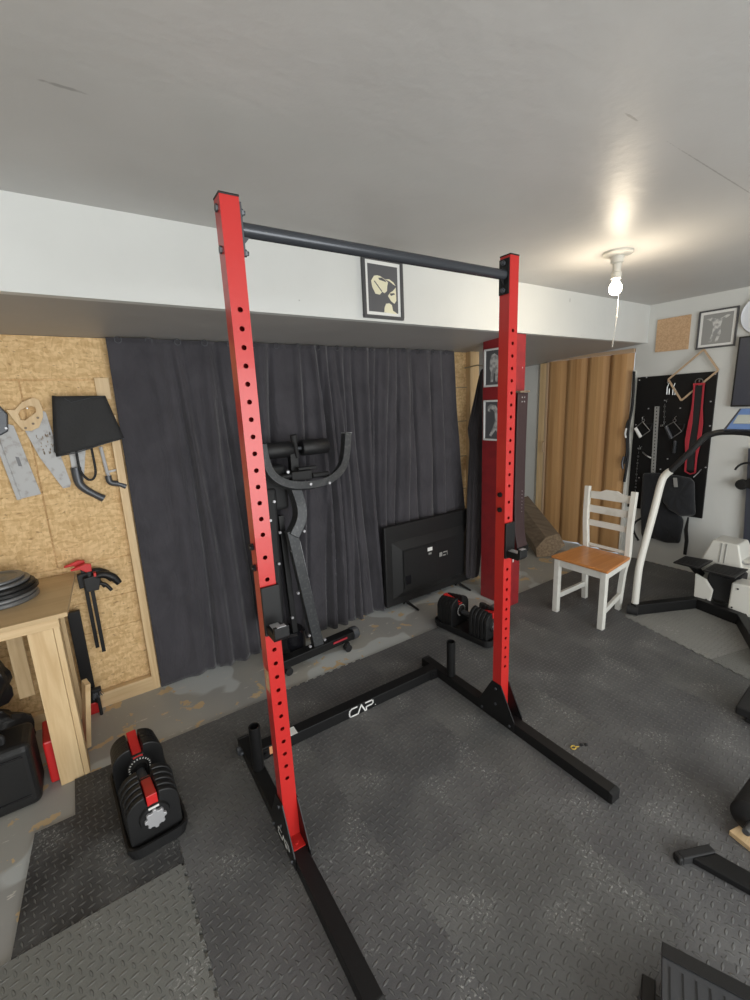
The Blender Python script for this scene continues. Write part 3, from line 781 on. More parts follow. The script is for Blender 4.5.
for (x, y, z) in ((.904, 2.496, .94), (.955, 2.49, .855), (.93, 2.49, .66), (1.072, 2.400, .545), (1.006, 2.41, .47), (.97, 2.45, .30), (1.045, 2.38, .18), (1.145, 2.37, .12), (1.04, 2.37, .11), (1.075, 2.40, .86), (.99, 2.41, .75), (1.05, 2.40, 1.165), (1.235, 2.335, 1.145), (.995, 2.385, 1.235), (.94, 2.50, 1.05), (1.11, 2.335, 1.155)):
    mb.cyl((x, y, z), (x, y - .014, z), .0085, n=8)
mb.pieces('chrome_bolt', M['silver'], rc)
mb = MB().bar((.985, 2.404, .83), (1.073, 2.375, .12), .004, .004).bar((1.045, 2.400, .80), (1.135, 2.372, .10), .004, .004); mb.pieces('edge_trim', M['silver'], rc)

# ------------------------------------------------------------------ beam picture
def picture(name, label, cat, axis, c, w, h, framem, fw, matm, mw, printm, depth=.018, group=None):
    """axis 'y' : hangs on a wall facing -y at y=c[1]; axis 'x' : faces -x at x=c[0]. returns thing and mapper"""
    t = thing(name, label, cat, c, group)
    def P(u, v, d):
        return (c[0] + u, c[1] - d, c[2] + v) if axis == 'y' else (c[0] - d, c[1] - u, c[2] + v)
    def slab(mb, u0, u1, v0, v1, d0, d1):
        a = P(u0, v0, d0); b = P(u1, v1, d1); mb.box(tuple(map(min, a, b)), tuple(map(max, a, b)))
    W2, H2 = w / 2, h / 2
    mb = MB(); slab(mb, -W2, W2, -H2, -H2 + fw, .001, depth); slab(mb, -W2, W2, H2 - fw, H2, .001, depth)
    slab(mb, -W2, -W2 + fw, -H2 + fw, H2 - fw, .001, depth); slab(mb, W2 - fw, W2, -H2 + fw, H2 - fw, .001, depth)
    mb.build('frame', framem, t, bevel=.0015)
    mb = MB(); slab(mb, -W2 + fw, W2 - fw, -H2 + fw, H2 - fw, .001, depth * .5); mb.build('mount', matm, t)
    mb = MB(); slab(mb, -W2 + fw + mw, W2 - fw - mw, -H2 + fw + mw, H2 - fw - mw, depth * .5, depth * .55)
    pr = mb.build('print', printm, t)
    def shape(poly, m, k=1, nm='print_figure'):
        mb = MB(); n = len(poly); d0, d1 = depth * .55, depth * .55 + .0006 * k
        vs = [P(u, v, d0) for u, v in poly] + [P(u, v, d1) for u, v in poly]
        mb.add(vs, [tuple(range(n)), tuple(range(n, 2 * n))[::-1]] + [(i, (i + 1) % n, n + (i + 1) % n, n + i) for i in range(n)])
        return mb.build(nm, m, pr)
    return t, shape
t, sh = picture('framed_print', 'small framed print of two pale faces on grey, high on the white beam', 'picture', 'y', (1.493, YB, 2.197), .262, .302, M['darkframe'], .016, M['white'], .018, M['printgrey'])
def sc(pts, cx=342, cy=510): return [((x - cx) * .00056, -(y - cy) * .00040) for x, y in pts]
# generic pale shapes: a tilted upper face and a lower face with bright clothing
sh(sc([(240, 360), (205, 425), (215, 500), (250, 580), (300, 585), (330, 545), (355, 560), (385, 530), (390, 470), (400, 420), (370, 390), (310, 355), (275, 350)]), M['cream'], 1)
sh(sc([(285, 380), (330, 372), (372, 400), (380, 420), (345, 412), (300, 402)]), M['printgrey'], 2)
sh(sc([(235, 425), (245, 420), (330, 540), (322, 550)]), M['printgrey'], 2)
sh(sc([(370, 385), (415, 378), (465, 410), (490, 450), (468, 440), (420, 405)]), M['cream'], 1)
sh(sc([(492, 470), (455, 520), (420, 545), (395, 590), (430, 650), (470, 680), (495, 640)]), M['cream'], 1)
sh(sc([(415, 555), (470, 545), (480, 560), (430, 585)]), M['printgrey'], 2)
sh(sc([(370, 690), (410, 680), (440, 700), (450, 770), (495, 800), (492, 812), (345, 800), (350, 740)]), M['cream'], 1)

# right wall pictures etc.
XW = XR
tag(MB().prism([(-.130, -.138), (.130, -.136), (.131, .138), (-.128, .140)], XW - .012, XW - .001, 'yz').build('cork_board', M['cork'], loc=None), 'plain tan cork board on the white wall above the pegboard, left of the framed figure', 'board')
o = bpy.data.objects['cork_board']; 
for v in o.data.vertices: v.co.y += 0
o.location = (0, 1.863, 2.08)
t, sh = picture('framed_drawing', 'dark-framed grey figure drawing on the white wall beside the cork board', 'picture', 'x', (XW, 1.540, 2.077), .268, .298, M['darkframe'], .012, M['white'], .020, M['printmid'])
sh([(-.078, .080), (-.05, .095), (-.01, .075), (.02, .078), (.06, .098), (.084, .094), (.07, .082), (.03, .058), (.022, .01), (.03, -.04), (.012, -.10), (-.006, -.10), (.006, -.04), (-.008, -.03), (-.03, -.10), (-.05, -.10), (-.03, -.03), (-.028, .02), (-.036, .055), (-.06, .072)], M['paleprint'])
t = thing('wall_clock', 'round pale wall clock above the wall television, cut by the frame', 'clock', (XW, 1.235, 2.14))
MB().lathe([(0, -.02), (.135, -.02), (.150, -.030), (.155, -.02), (.155, -.001), (0, -.001)], (XW, 1.235, 2.14), 40, 'x').build('clock_body', M['clock'], t, smooth=True)
mb = MB().bar((XW - .021, 1.235, 2.14), (XW - .021, 1.20, 2.20), .004, .004).bar((XW - .021, 1.235, 2.14), (XW - .021, 1.30, 2.17), .004, .004); mb.pieces('clock_hand', M['blackm'], t)
t = thing('wall_television', 'black flat television mounted on the right wall below the clock', 'television', (XW - .03, .95, 1.72))
MB().box((XW - .045, .50, 1.455), (XW - .02, 1.375, 1.988)).build('screen_shell', M['plast'], t, bevel=.004)
MB().box((XW - .0465, .512, 1.468), (XW - .0445, 1.363, 1.976)).build('screen_glass', M['darkblue'], t)
MB().box((XW - .02, .85, 1.6), (XW - .001, 1.05, 1.85)).build('wall_mount', M['blackm'], t)

# pegboard + hanging items
XP = XW - .020
pg = thing('tool_board', 'black board screwed to the right wall holding gym attachments', 'board', (XW - .01, 1.81, 1.1))
MB().prism([(1.485, .50), (2.118, .50), (2.122, 1.735), (1.497, 1.742)], XW - .018, XW - .001, 'yz').build('board_panel', M['black'], pg, bevel=.001)
mb = MB()
for (y, z) in ((2.10, 1.71), (1.51, 1.72), (2.10, 1.3), (1.505, 1.3), (1.50, .95), (2.0, 1.45), (1.74, 1.45), (1.87, 1.52), (2.06, 1.08), (1.93, 1.03), (1.52, 1.50), (2.04, 1.73), (1.8, 1.0), (1.85, .9), (2.03, .8)):
    mb.cyl((XW - .018, y, z), (XW - .024, y, z), .006, n=8)
mb.pieces('board_screw', M['silver'], pg)
def hook(y, z): 
    MB().tube([(XP + .002, y, z + .02), (XP - .02, y, z + .015), (XP - .024, y, z - .005), (XP - .034, y, z + .01)], .003, 6).build('board_hook', M['steel'], pg, smooth=True)
for q in ((2.035, 1.36), (1.765, 1.36), (1.61, 1.665), (1.845, 1.51), (1.85, 1.67), (2.03, 1.08)): hook(*q)
def handle_grip(y, z, lab, lean):
    t = thing('cable_handle', lab, 'cable handle', (XP - .03, y, z), 'cable stirrup handles on the board')
    pts = [(XP - .025, y + .005, z + .07), (XP - .025, y + .065, z + .01 + lean), (XP - .025, y + .01, z - .075), (XP - .025, y - .065, z - .01)]
    MB().tube([pts[1], pts[0], pts[3], pts[2]], .004, 8).build('steel_frame', M['steel'], t, smooth=True)
    MB().cyl(pts[1], pts[2], .015).build('grip', M['white'] if lean == 0 else M['gun'], t, smooth=True)
    MB().tube([(XP - .025, y + .012 * math.cos(a), z + .082 + .012 * math.sin(a)) for a in [2 * PI * q / 12 for q in range(12)]], .003, 6, closed=True, up=(1, 0, 0)).build('ring', M['steel'], t, smooth=True)
    MB().tube([(XP - .03, y - .03, z + .05), (XP - .03, y - .085, z + .055), (XP - .03, y - .07, z - .01)], .005, 8).build('strap', M['blackm'], t, smooth=True)
handle_grip(2.025, 1.262, 'cable stirrup handle with a white grip hanging left on the black board', 0)
handle_grip(1.765, 1.262, 'dark-gripped cable stirrup handle hanging mid board left of the red belt', .02)
mb = MB(); mb.add([(XP - .012, 1.944, 1.468), (XP - .012, 1.906, 1.468), (XP - .012, 1.878, .55), (XP - .012, 1.914, .55), (XP - .006, 1.944, 1.468), (XP - .006, 1.906, 1.468), (XP - .006, 1.878, .55), (XP - .006, 1.914, .55)], [(0,1,2,3),(7,6,5,4),(0,4,5,1),(1,5,6,2),(2,6,7,3),(3,7,4,0)])
ms = mb.build('slotted_metal_strip', M['printmid'])
tag(ms, 'long pale slotted metal strip hanging vertically on the black board', 'metal strip')
M_slot = M['printmid']
mb = MB()
for k in range(30):
    f = k / 30; z = 1.455 - f * .89; y = 1.925 - f * .03
    mb.box((XP - .0128, y - .004, z - .006), (XP - .0119, y + .004, z + .006))
mb.pieces('slot', M['blackm'], ms)
def chain(name, lab, pts, r=.006):
    t = thing(name, lab, 'chain', pts[0]); P = smoothpath(pts, 4); mb = MB()
    for i, p in enumerate(P[::1]):
        a = [(p.x + (0 if i % 2 else .5) * r * math.cos(q), p.y + (1 if i % 2 else .3) * r * math.cos(q), p.z + r * 1.5 * math.sin(q)) for q in [2 * PI * k / 8 for k in range(8)]]
        mb.tube(a, r * .28, 5, closed=True)
    mb.build('chain_links', M['steel'], t, smooth=True); return t
chain('short_chain', 'short steel chain hanging beside the top of the slotted strip', [(XP - .01, 1.862, 1.48), (XP - .01, 1.858, 1.40), (XP - .01, 1.853, 1.31), (XP - .01, 1.88, 1.295)])
chain('long_chain', 'thin steel chain hanging down the left side of the black board', [(XP - .01, 2.046, 1.10), (XP - .01, 2.051, .97), (XP - .01, 2.051, .86), (XP - .01, 2.049, .74), (XP - .01, 2.048, .62)])
mb = MB(); mb.tube([(XP - .02 + .012 * math.cos(a), 1.746 + .012 * math.sin(a), 1.165 - a * .0012) for a in [q * .5 for q in range(180)]], .0025, 5)
tag(mb.build('coil_spring', M['gun'], smooth=True), 'dark coil spring hanging under the mid-board cable handle', 'spring')
t = thing('snap_hooks', 'pair of steel snap hooks hanging under the tilted wooden frame', 'hooks', (XP - .02, 1.82, 1.6))
for (y, z) in ((1.842, 1.60), (1.795, 1.595)):
    MB().tube([(XP - .015, y, z + .07), (XP - .015, y + .012, z + .03), (XP - .015, y + .010, z - .03), (XP - .015, y - .008, z - .03), (XP - .015, y - .006, z + .02)], .0045, 6).build('snap_hook', M['steel'], t, smooth=True)
mb = MB(); mb.tube(smoothpath([(XP - .02, 2.01, 1.05), (XP - .03, 1.98, 1.03), (XP - .03, 1.955, 1.015), (XP - .02, 1.93, 1.0)]), .006, 6)
tag(mb.build('carabiner', M['steel'], smooth=True), 'small steel clip on the board left of the slotted strip', 'clip')
# red padded belt
rb = thing('red_padded_belt', 'red-edged padded lifting belt hanging at the right of the black board', 'belt', (XP - .03, 1.6, 1.28))
def strip(pts, wd, m, nm, par, th=.012, x=XP - .02):
    mb = MB(); n = len(pts); vs = []
    for (y, z), w in zip(pts, wd):
        vs += [(x, y + w / 2, z), (x, y - w / 2, z), (x - th, y - w / 2, z), (x - th, y + w / 2, z)]
    fs = [(4 * i + a, 4 * i + (a + 1) % 4, 4 * (i + 1) + (a + 1) % 4, 4 * (i + 1) + a) for i in range(n - 1) for a in range(4)] + [(0, 1, 2, 3), (4 * n - 1, 4 * n - 2, 4 * n - 3, 4 * n - 4)]
    mb.add(vs, fs); return mb.build(nm, m, par, bevel=.002)
strip([(1.642, 1.65), (1.637, 1.45), (1.642, 1.32), (1.650, 1.17), (1.643, 1.03), (1.640, .90)], [.012, .014, .032, .034, .014, .012], M['redcloth'], 'red_strap', rb)
strip([(1.575, 1.65), (1.570, 1.45), (1.562, 1.32), (1.563, 1.17), (1.568, 1.03), (1.565, .90)], [.012, .013, .028, .030, .014, .012], M['redcloth'], 'red_strap', rb)
strip([(1.608, 1.635), (1.604, 1.45), (1.603, 1.32), (1.606, 1.17), (1.606, 1.03), (1.602, .915)], [.058, .056, .070, .070, .064, .062], M['blackm'], 'belt_pad', rb, .006)
MB().box((XP - .034, 1.566, 1.638), (XP - .020, 1.65, 1.655)).build('top_bar', M['redcloth'], rb, bevel=.002)
MB().tube([(XP - .03, 1.61 + .028 * math.cos(a), 1.668 + .022 * math.sin(a)) for a in [2 * PI * q / 14 for q in range(14)]], .0035, 6, closed=True, up=(1, 0, 0)).build('hanging_ring', M['steel'], rb, smooth=True)
mb = MB().tube([(XP - .03, 1.64, .905), (XP - .03, 1.60, .885), (XP - .03, 1.565, .90)], .006, 8); mb.build('hem', M['redcloth'], rb, smooth=True)

def soft_panel(name, m, outline, x, th, par=None, sub=2, puff=.03, seed=1):
    """cloth bag: outline polygon in yz puffed outward"""
    rnd = random.Random(seed)
    cy = sum(p[0] for p in outline) / len(outline); cz = sum(p[1] for p in outline) / len(outline)
    mb = MB(); vs = []; rings = ((1, 0), (1.0, .45), (.93, .85), (.7, 1.0), (.4, 1.04), (.15, 1.0))
    n = len(outline)
    # resample the outline
    O = []
    for i in range(n):
        a = outline[i]; b = outline[(i + 1) % n]
        for k in range(4): O.append((a[0] + (b[0] - a[0]) * k / 4, a[1] + (b[1] - a[1]) * k / 4))
    n = len(O)
    for (r, d) in rings:
        for i, (y, z) in enumerate(O):
            j = 1 + .16 * math.sin(i * 1.1 + r * 5 + seed) * r
            vs.append((x - th * d * (j if 0 < d else 1), cy + (y - cy) * r, cz + (z - cz) * r))
    fs = [(k * n + i, k * n + (i + 1) % n, (k + 1) * n + (i + 1) % n, (k + 1) * n + i) for k in range(len(rings) - 1) for i in range(n)]
    fs += [tuple(range(n)), tuple(range((len(rings) - 1) * n, len(rings) * n))]
    return mb.add(vs, fs).build(name, m, par, smooth=True, subsurf=1)
bg = thing('hanging_garment_bag', 'dark navy cloth bag hanging low on the black board behind the white handle post', 'bag', (XP - .04, 1.8, .55))
soft_panel('bag_body', M['bagcloth'], [(1.99, .86), (1.852, .874), (1.776, .863), (1.70, .60), (1.602, .465), (1.613, .246), (1.72, .225), (1.848, .238), (1.947, .236), (1.975, .5)], XP - .008, .06, bg)
strip([(1.578, .50), (1.585, .38), (1.57, .28), (1.572, .15)], [.012, .03, .03, .026], M['blackm'], 'webbing_strap', bg, .008, XP - .02)
MB().tube(smoothpath([(XP - .03, 1.96, .42), (XP - .04, 2.015, .36), (XP - .04, 2.02, .28), (XP - .03, 1.97, .19)]), .010, 8).build('carry_strap', M['blackm'], bg, smooth=True)
b2 = thing('drawstring_bag', 'smaller black cloth bag with a grey tag hanging under the red belt', 'bag', (XP - .08, 1.62, .7))
soft_panel('bag_body', M['bagcloth'], [(1.77, .875), (1.66, .88), (1.564, .868), (1.531, .837), (1.515, .70), (1.494, .545), (1.606, .512), (1.70, .56), (1.762, .623), (1.775, .75)], XP - .085, .055, b2, seed=3)
MB().add([(XP - .150, 1.681, .858), (XP - .150, 1.652, .861), (XP - .153, 1.636, .782), (XP - .153, 1.665, .778), (XP - .146, 1.681, .858), (XP - .146, 1.652, .861), (XP - .149, 1.636, .782), (XP - .149, 1.665, .778)], [(0,1,2,3),(7,6,5,4),(0,4,5,1),(1,5,6,2),(2,6,7,3),(3,7,4,0)]).build('grey_tag', M['printmid'], b2)
MB().tube([(XP - .09, 1.55, .87), (XP - .06, 1.53, .905), (XP - .03, 1.525, .93), (XP + .001, 1.53, .93)], .004, 6).build('hanging_loop', M['steel'], b2, smooth=True)
# tilted wooden frame
t = thing('empty_wooden_frame', 'empty pale wooden frame hung askew on a corner over the black board', 'frame', (XW - .03, 1.67, 1.72))
D = [(1.606, 1.923), (1.488, 1.749), (1.733, 1.515), (1.852, 1.699)]
for a, b in zip(D, D[1:] + D[:1]):
    MB().bar((XW - .034, a[0], a[1]), (XW - .034, b[0], b[1]), .014, .012, (1, 0, 0)).build('frame_rail', M['framewood'], t, bevel=.001)
MB().tube([(XW - .03, 1.60, 1.90), (XW - .02, 1.598, 1.905), (XW, 1.598, 1.905)], .003, 6).build('nail', M['steel'], t)
# slim dark board + headphones
sp = MB().add([(XW - .05, 1.165, F0 + .30), (XW - .05, .70, F0 + .30), (XW - .05, .72, 1.13), (XW - .05, 1.22, 1.13), (XW - .02, 1.165, F0 + .30), (XW - .02, .70, F0 + .30), (XW - .02, .72, 1.13), (XW - .02, 1.22, 1.13)], [(0,1,2,3),(7,6,5,4),(0,4,5,1),(1,5,6,2),(2,6,7,3),(3,7,4,0)]).build('dark_wall_panel', M['darkblue'])
tag(sp, 'dark slate panel on the right wall behind the stepper, below the wall television', 'panel')
t = thing('headphones', 'black headphones hanging on the edge of the dark slate panel', 'headphones', (XW - .05, 1.21, .9))
MB().tube([(XW - .075, 1.20 + .085 * math.cos(a), .925 + .095 * math.sin(a)) for a in [math.radians(q) for q in range(20, 240, 12)]], .008, 8).build('headband', M['blackm'], t, smooth=True)
MB().tube([(XW - .049, 1.14, 1.005), (XW - .085, 1.14, 1.005), (XW - .09, 1.14, 1.02)], .004, 8).build('peg', M['steel'], t, smooth=True)
for (y, z) in ((1.222, .845), (1.165, .86)):
    MB().lathe([(0, -.02), (.03, -.02), (.042, -.01), (.042, .01), (.03, .02), (0, .02)], (XW - .078, y, z), 20, 'x').build('ear_cup', M['plast'], t, smooth=True)
# black straps beside the door
t = thing('hanging_straps', 'black straps with white tips hanging between the folding door and the board', 'straps', (XW - .03, 2.14, 1.5))
MB().tube(smoothpath([(XW - .045, 2.142, 1.79), (XW - .05, 2.132, 1.5), (XW - .05, 2.15, 1.25), (XW - .05, 2.135, 1.0), (XW - .05, 2.15, .75)]), .012, 8).build('strap', M['blackm'], t, smooth=True)
MB().tube(smoothpath([(XW - .055, 2.15, 1.35), (XW - .06, 2.165, 1.28), (XW - .06, 2.145, 1.05), (XW - .06, 2.16, .93)]), .009, 8).build('strap', M['blackm'], t, smooth=True)
MB().tube(smoothpath([(XW - .075, 2.158, 1.27), (XW - .08, 2.163, 1.22), (XW - .075, 2.155, 1.18)]), .008, 8).build('strap_tip', M['white'], t, smooth=True)
MB().tube(smoothpath([(XW - .075, 2.16, 1.0), (XW - .08, 2.17, .94), (XW - .075, 2.16, .88)]), .009, 8).build('buckle', M['gun'], t, smooth=True)

# pictures on the red post
def figure(sh, s=1):
    sh([(-.03, .09), (.0, .10), (.03, .08), (.045, .05), (.05, .0), (.035, -.03), (.03, -.10), (.012, -.10), (.008, -.04), (-.004, -.04), (-.012, -.10), (-.035, -.10), (-.03, -.03), (-.045, .0), (-.042, .05)], M['paleprint'])
t, sh = picture('framed_poster', 'upper white-framed black and white physique print on the red post', 'picture', 'x', (PX0, 2.262, 1.82), .19, .27, M['white'], .013, M['printgrey'], .002, M['printgrey']); figure(sh)
t, sh = picture('framed_poster', 'lower white-framed black and white physique print on the red post', 'picture', 'x', (PX0, 2.262, 1.44), .19, .30, M['white'], .013, M['printgrey'], .002, M['printgrey'])
sh([(.02, .11), (-.03, .12), (-.06, .10), (-.055, .07), (-.03, .06), (-.035, .085), (-.01, .08), (.01, .06), (.015, .0), (-.01, -.06), (-.04, -.11), (-.02, -.12), (.02, -.07), (.05, -.10), (.06, -.02), (.05, .06)], M['paleprint'])

# leather belt hanging on the post
t = thing('leather_lifting_belt', 'long dark brown leather lifting belt hanging down the front of the red post', 'belt', (2.68, 2.07, 1.1))
mb = MB(); P = [(2.058, 1.63), (2.062, 1.2), (2.060, .85), (2.050, .62), (2.025, .50), (2.040, .44)]
vs = []
PP2 = smoothpath([(0, a, b) for a, b in P], 6)
for p in PP2: vs += [(2.618, p.y, p.z), (2.728, p.y, p.z), (2.728, p.y - .010, p.z), (2.618, p.y - .010, p.z)]
n = len(PP2); mb.add(vs, [(4 * i + a, 4 * i + (a + 1) % 4, 4 * (i + 1) + (a + 1) % 4, 4 * (i + 1) + a) for i in range(n - 1) for a in range(4)] + [(0, 1, 2, 3), (4 * n - 1, 4 * n - 2, 4 * n - 3, 4 * n - 4)])
bl = mb.build('belt_strap', M['leather'], t, bevel=.003)
mb = MB()
for x in (2.662, 2.688):
    for z in (1.60, 1.57): mb.cyl((x, 2.0485, z), (x, 2.0455, z), .005, n=8)
for k in range(11):
    mb.cyl((2.695, 2.0505 + .002, .92 - k * .026), (2.695, 2.0475, .92 - k * .026), .003, n=6)
mb.pieces('rivet', M['silver'], bl)
mb = MB().box((2.622, 2.030, 1.632), (2.725, 2.0845, 1.646)); mb.build('mounting_block', M['timber'], t, bevel=.003)  # mounting block that joins the top of the belt to the post
MB().tube([(2.705 + .02 * math.cos(a), 2.02, .43 + .03 * math.sin(a)) for a in [2 * PI * q / 14 for q in range(14)]], .006, 8, closed=True, up=(0, 1, 0)).build('buckle_ring', M['blackm'], t, smooth=True)
mb = MB().box((2.618, 2.005, .455), (2.735, 2.028, .50)); mb.build('buckle', M['black'], t, bevel=.004)

# black robe hanging between curtain and post
t = thing('hanging_robe', 'long black robe hanging between the curtain and the red post', 'robe', (2.69, 2.5, .9))
mb = MB(); prof = [(1.84, 2.790, .020), (1.78, 2.780, .030), (1.66, 2.765, .045), (1.5, 2.745, .065), (1.36, 2.715, .085), (1.30, 2.735, .072), (1.15, 2.725, .070), (.95, 2.705, .078), (.6, 2.690, .080), (.3, 2.68, .078), (.12, 2.67, .070), (.09, 2.67, .055)]
vs = []; K = 28
for (z, cx, r) in prof:
    for k in range(K):
        a = 2 * PI * k / K; rr = r * (1 + .14 * math.sin(5 * a + z) + .06 * math.sin(9 * a - 2 * z))
        vs.append((cx + .010 * math.sin(3 * z) + rr * math.cos(a), 2.52 + .6 * rr * math.sin(a), z))
n = len(prof); mb.add(vs, [(i * K + k, i * K + (k + 1) % K, (i + 1) * K + (k + 1) % K, (i + 1) * K + k) for i in range(n - 1) for k in range(K)] + [tuple(range(K)), tuple(range((n - 1) * K, n * K))])
mb.build('robe_cloth', M['robe'], t, smooth=True, subsurf=1)
MB().tube([(2.80, 2.738, 1.86), (2.80, 2.60, 1.87), (2.79, 2.53, 1.86), (2.79, 2.52, 1.83)], .006, 6).build('coat_hook', M['steel'], t, smooth=True)

# ------------------------------------------------------------------ ceiling lamp
lx, ly = 2.615, 1.412
t = thing('ceiling_lamp', 'bare lit bulb in a white ceiling holder with a pull cord', 'ceiling lamp', (lx, ly, H))
MB().lathe([(0, H), (.075, H), (.075, H - .010), (.065, H - .018), (.035, H - .024), (.032, H - .055), (.022, H - .060), (.020, H - .100), (.026, H - .105), (.026, H - .135), (0, H - .135)], (lx, ly, 0), 32).build('lamp_holder', M['ceramic'], t, smooth=True)
MB().lathe([(0, 2.222), (.014, 2.220), (.018, 2.205), (.030, 2.185), (.033, 2.168), (.028, 2.148), (.015, 2.137), (0, 2.134)], (lx, ly, 0), 24).build('light_bulb', M['bulb'], t, smooth=True)
MB().cyl((lx + .04, ly, H - .02), (lx + .038, ly, 2.02), .0009, n=6).cyl((lx + .038, ly, 2.02), (lx + .03, ly + .006, 1.905), .0009, n=6).build('pull_cord', M['printmid'], t)
MB().cyl((lx + .03, ly + .006, 1.905), (lx + .026, ly + .008, 1.86), .0032, n=8).cyl((lx + .038, ly, 2.02), (lx + .038, ly, 2.03), .004, n=8).pieces('cord_pull', M['printmid'], t)

# ------------------------------------------------------------------ white chair
ch = thing('wooden_chair', 'white painted ladder-back chair with an orange-brown wooden seat', 'chair', (3.02, 1.64, 0))
cx0, cx1, cy0, cy1 = 2.81, 3.235, 1.445, 1.835
lw = .040
def leg(x, y): return MB().box((x, y, .001), (x + lw, y + lw, .425)).build('leg', M['wpaint'], ch, bevel=.003)
leg(cx0, cy0); leg(cx0, cy1 - lw)
for yb_, ys_, yt_ in ((1.545, 1.495, 1.515), (1.812, 1.812, 1.865)):
    P = [(cx1 - .022, yb_, .001), (cx1 - .040, (yb_ + ys_) / 2, .30), (cx1 - .045, ys_, .45), (cx1 - .025, (ys_ + yt_) / 2, .66), (cx1 + .022, yt_, .905)]
    MB().tube(smoothpath(P, 4), .036, sect=[(-.5, -.5), (.5, -.5), (.5, .5), (-.5, .5)], up=(0, 1, 0)).build('leg', M['wpaint'], ch, bevel=.002)
mb = MB().box((cx0 + .004, cy0 + lw, .37), (cx0 + .026, cy1 - lw, .425)).box((cx1 - .06, 1.51, .37), (cx1 - .04, 1.80, .425))
mb.bar((cx0 + lw, cy0 + .016, .3975), (cx1 - .06, 1.498, .3975), .022, .055).bar((cx0 + lw, cy1 - .018, .3975), (cx1 - .06, 1.812, .3975), .022, .055)
mb.build('apron', M['wpaint'], ch, bevel=.002)
for ya_, yb_ in ((cy0 + .02, 1.532), (cy1 - .02, 1.812)):
    MB().bar((cx0 + lw, ya_, .125), (cx1 - .045, yb_, .125), .022, .04).build('stretcher', M['wpaint'], ch, bevel=.002)
MB().prism([(cx0 - .018, cy0 - .018), (cx1 - .062, 1.468), (cx1 - .062, cy1 - .002), (cx0 - .018, cy1 + .015)], .426, .446, 'xy').build('seat', M['seat'], ch, bevel=.006)
def xback(z): 
    return cx1 - .045 + (z - .45) * .09 + max(0, z - .6) * .10
for k, (za, zb_) in enumerate(((.815, .885), (.71, .765), (.61, .655))):
    ya, yb = 1.523, 1.832
    pts = []
    if k == 0: pts = [(ya, za), (yb, za), (yb, za + .055), (yb - .07, za + .058), (yb - .11, za + .078), (ya + .11, za + .078), (ya + .07, za + .058), (ya, za + .055)]
    else: pts = [(ya, za), (yb, za), (yb, zb_), (ya, zb_)]
    xx = xback((za + zb_) / 2)
    MB().prism(pts, xx - .006, xx + .010, 'yz').build('back_slat', M['wpaint'], ch, bevel=.002)
MB().box((cx1 - .052, 1.51, .455), (cx1 - .036, 1.80, .475)).build('back_slat', M['wpaint'], ch, bevel=.002)

# ------------------------------------------------------------------ stepper
st = thing('stepper_machine', 'white and black stair stepper with arched handle standing by the right wall', 'exercise machine', (3.65, 1.05, .0045))
zz = .007
def R2(p): return p
base = MB().tube([(3.205, 1.435, .045), (3.67, 1.205, .045)], .055, sect=sq, up=(0, 0, 1)).build('base_rail', M['black'], st, bevel=.004)
MB().tube([(3.67, 1.215, .045), (3.62, 1.0, .045), (3.60, .90, .045)], .055, sect=sq, up=(0, 0, 1)).build('base_rail', M['black'], st, bevel=.004)
MB().tube([(3.62, .92, .045), (3.10, .64, .045)], .055, sect=sq, up=(0, 0, 1)).build('base_rail', M['black'], st, bevel=.004)
for (x, y) in ((3.20, 1.437), (3.105, .643)):
    MB().cyl((x - .01, y + .03, .040), (x + .012, y - .035, .040), .035, n=20).build('rubber_foot', M['blackm'], st, smooth=True)
def post(y0, sg):
    P = [(3.235, y0, .06), (3.240, y0, .25), (3.262, y0, .41), (3.335, y0 - sg * .022, .75), (3.392, y0 - sg * .030, .965), (3.405, y0 - sg * .048, 1.025), (3.41, y0 - sg * .075, 1.055)]
    MB().tube(smoothpath(P, 5), .024, 16).build('handle_post', M['wplast'], st, smooth=True)
    P = [(3.41, y0 - sg * .075, 1.055), (3.42, y0 - sg * .17, 1.185), (3.43, y0 - sg * .245, 1.29), (3.435, y0 - sg * .285, 1.315), (3.44, y0 - sg * .33, 1.328), (3.44, 1.04, 1.332)]
    MB().tube(smoothpath(P, 5), .0195, 14).build('grip_bar', M['foam'], st, smooth=True)
post(1.437, 1); post(.643, -1)
cs = MB().add([(3.40, 1.088, 1.345), (3.40, .93, 1.345), (3.50, .93, 1.475), (3.50, 1.045, 1.475), (3.43, 1.088, 1.335), (3.43, .93, 1.335), (3.53, .93, 1.465), (3.53, 1.045, 1.465)], [(0,1,2,3),(7,6,5,4),(0,4,5,1),(1,5,6,2),(2,6,7,3),(3,7,4,0)]).build('console', M['darkblue'], st, bevel=.004)
MB().add([(3.401, 1.068, 1.352), (3.401, .94, 1.352), (3.493, .94, 1.471), (3.493, 1.032, 1.471), (3.399, 1.068, 1.354), (3.399, .94, 1.354), (3.491, .94, 1.473), (3.491, 1.032, 1.473)], [(0,1,2,3),(7,6,5,4),(0,4,5,1),(1,5,6,2),(2,6,7,3),(3,7,4,0)]).build('console_face', M['blue'], cs)
MB().add([(3.420, 1.02, 1.383), (3.420, .95, 1.383), (3.460, .95, 1.435), (3.460, 1.035, 1.435), (3.418, 1.045, 1.385), (3.418, .95, 1.385), (3.458, .95, 1.437), (3.458, 1.035, 1.437)], [(0,1,2,3),(7,6,5,4),(0,4,5,1),(1,5,6,2),(2,6,7,3),(3,7,4,0)]).build('console_screen', M['screen'], cs)
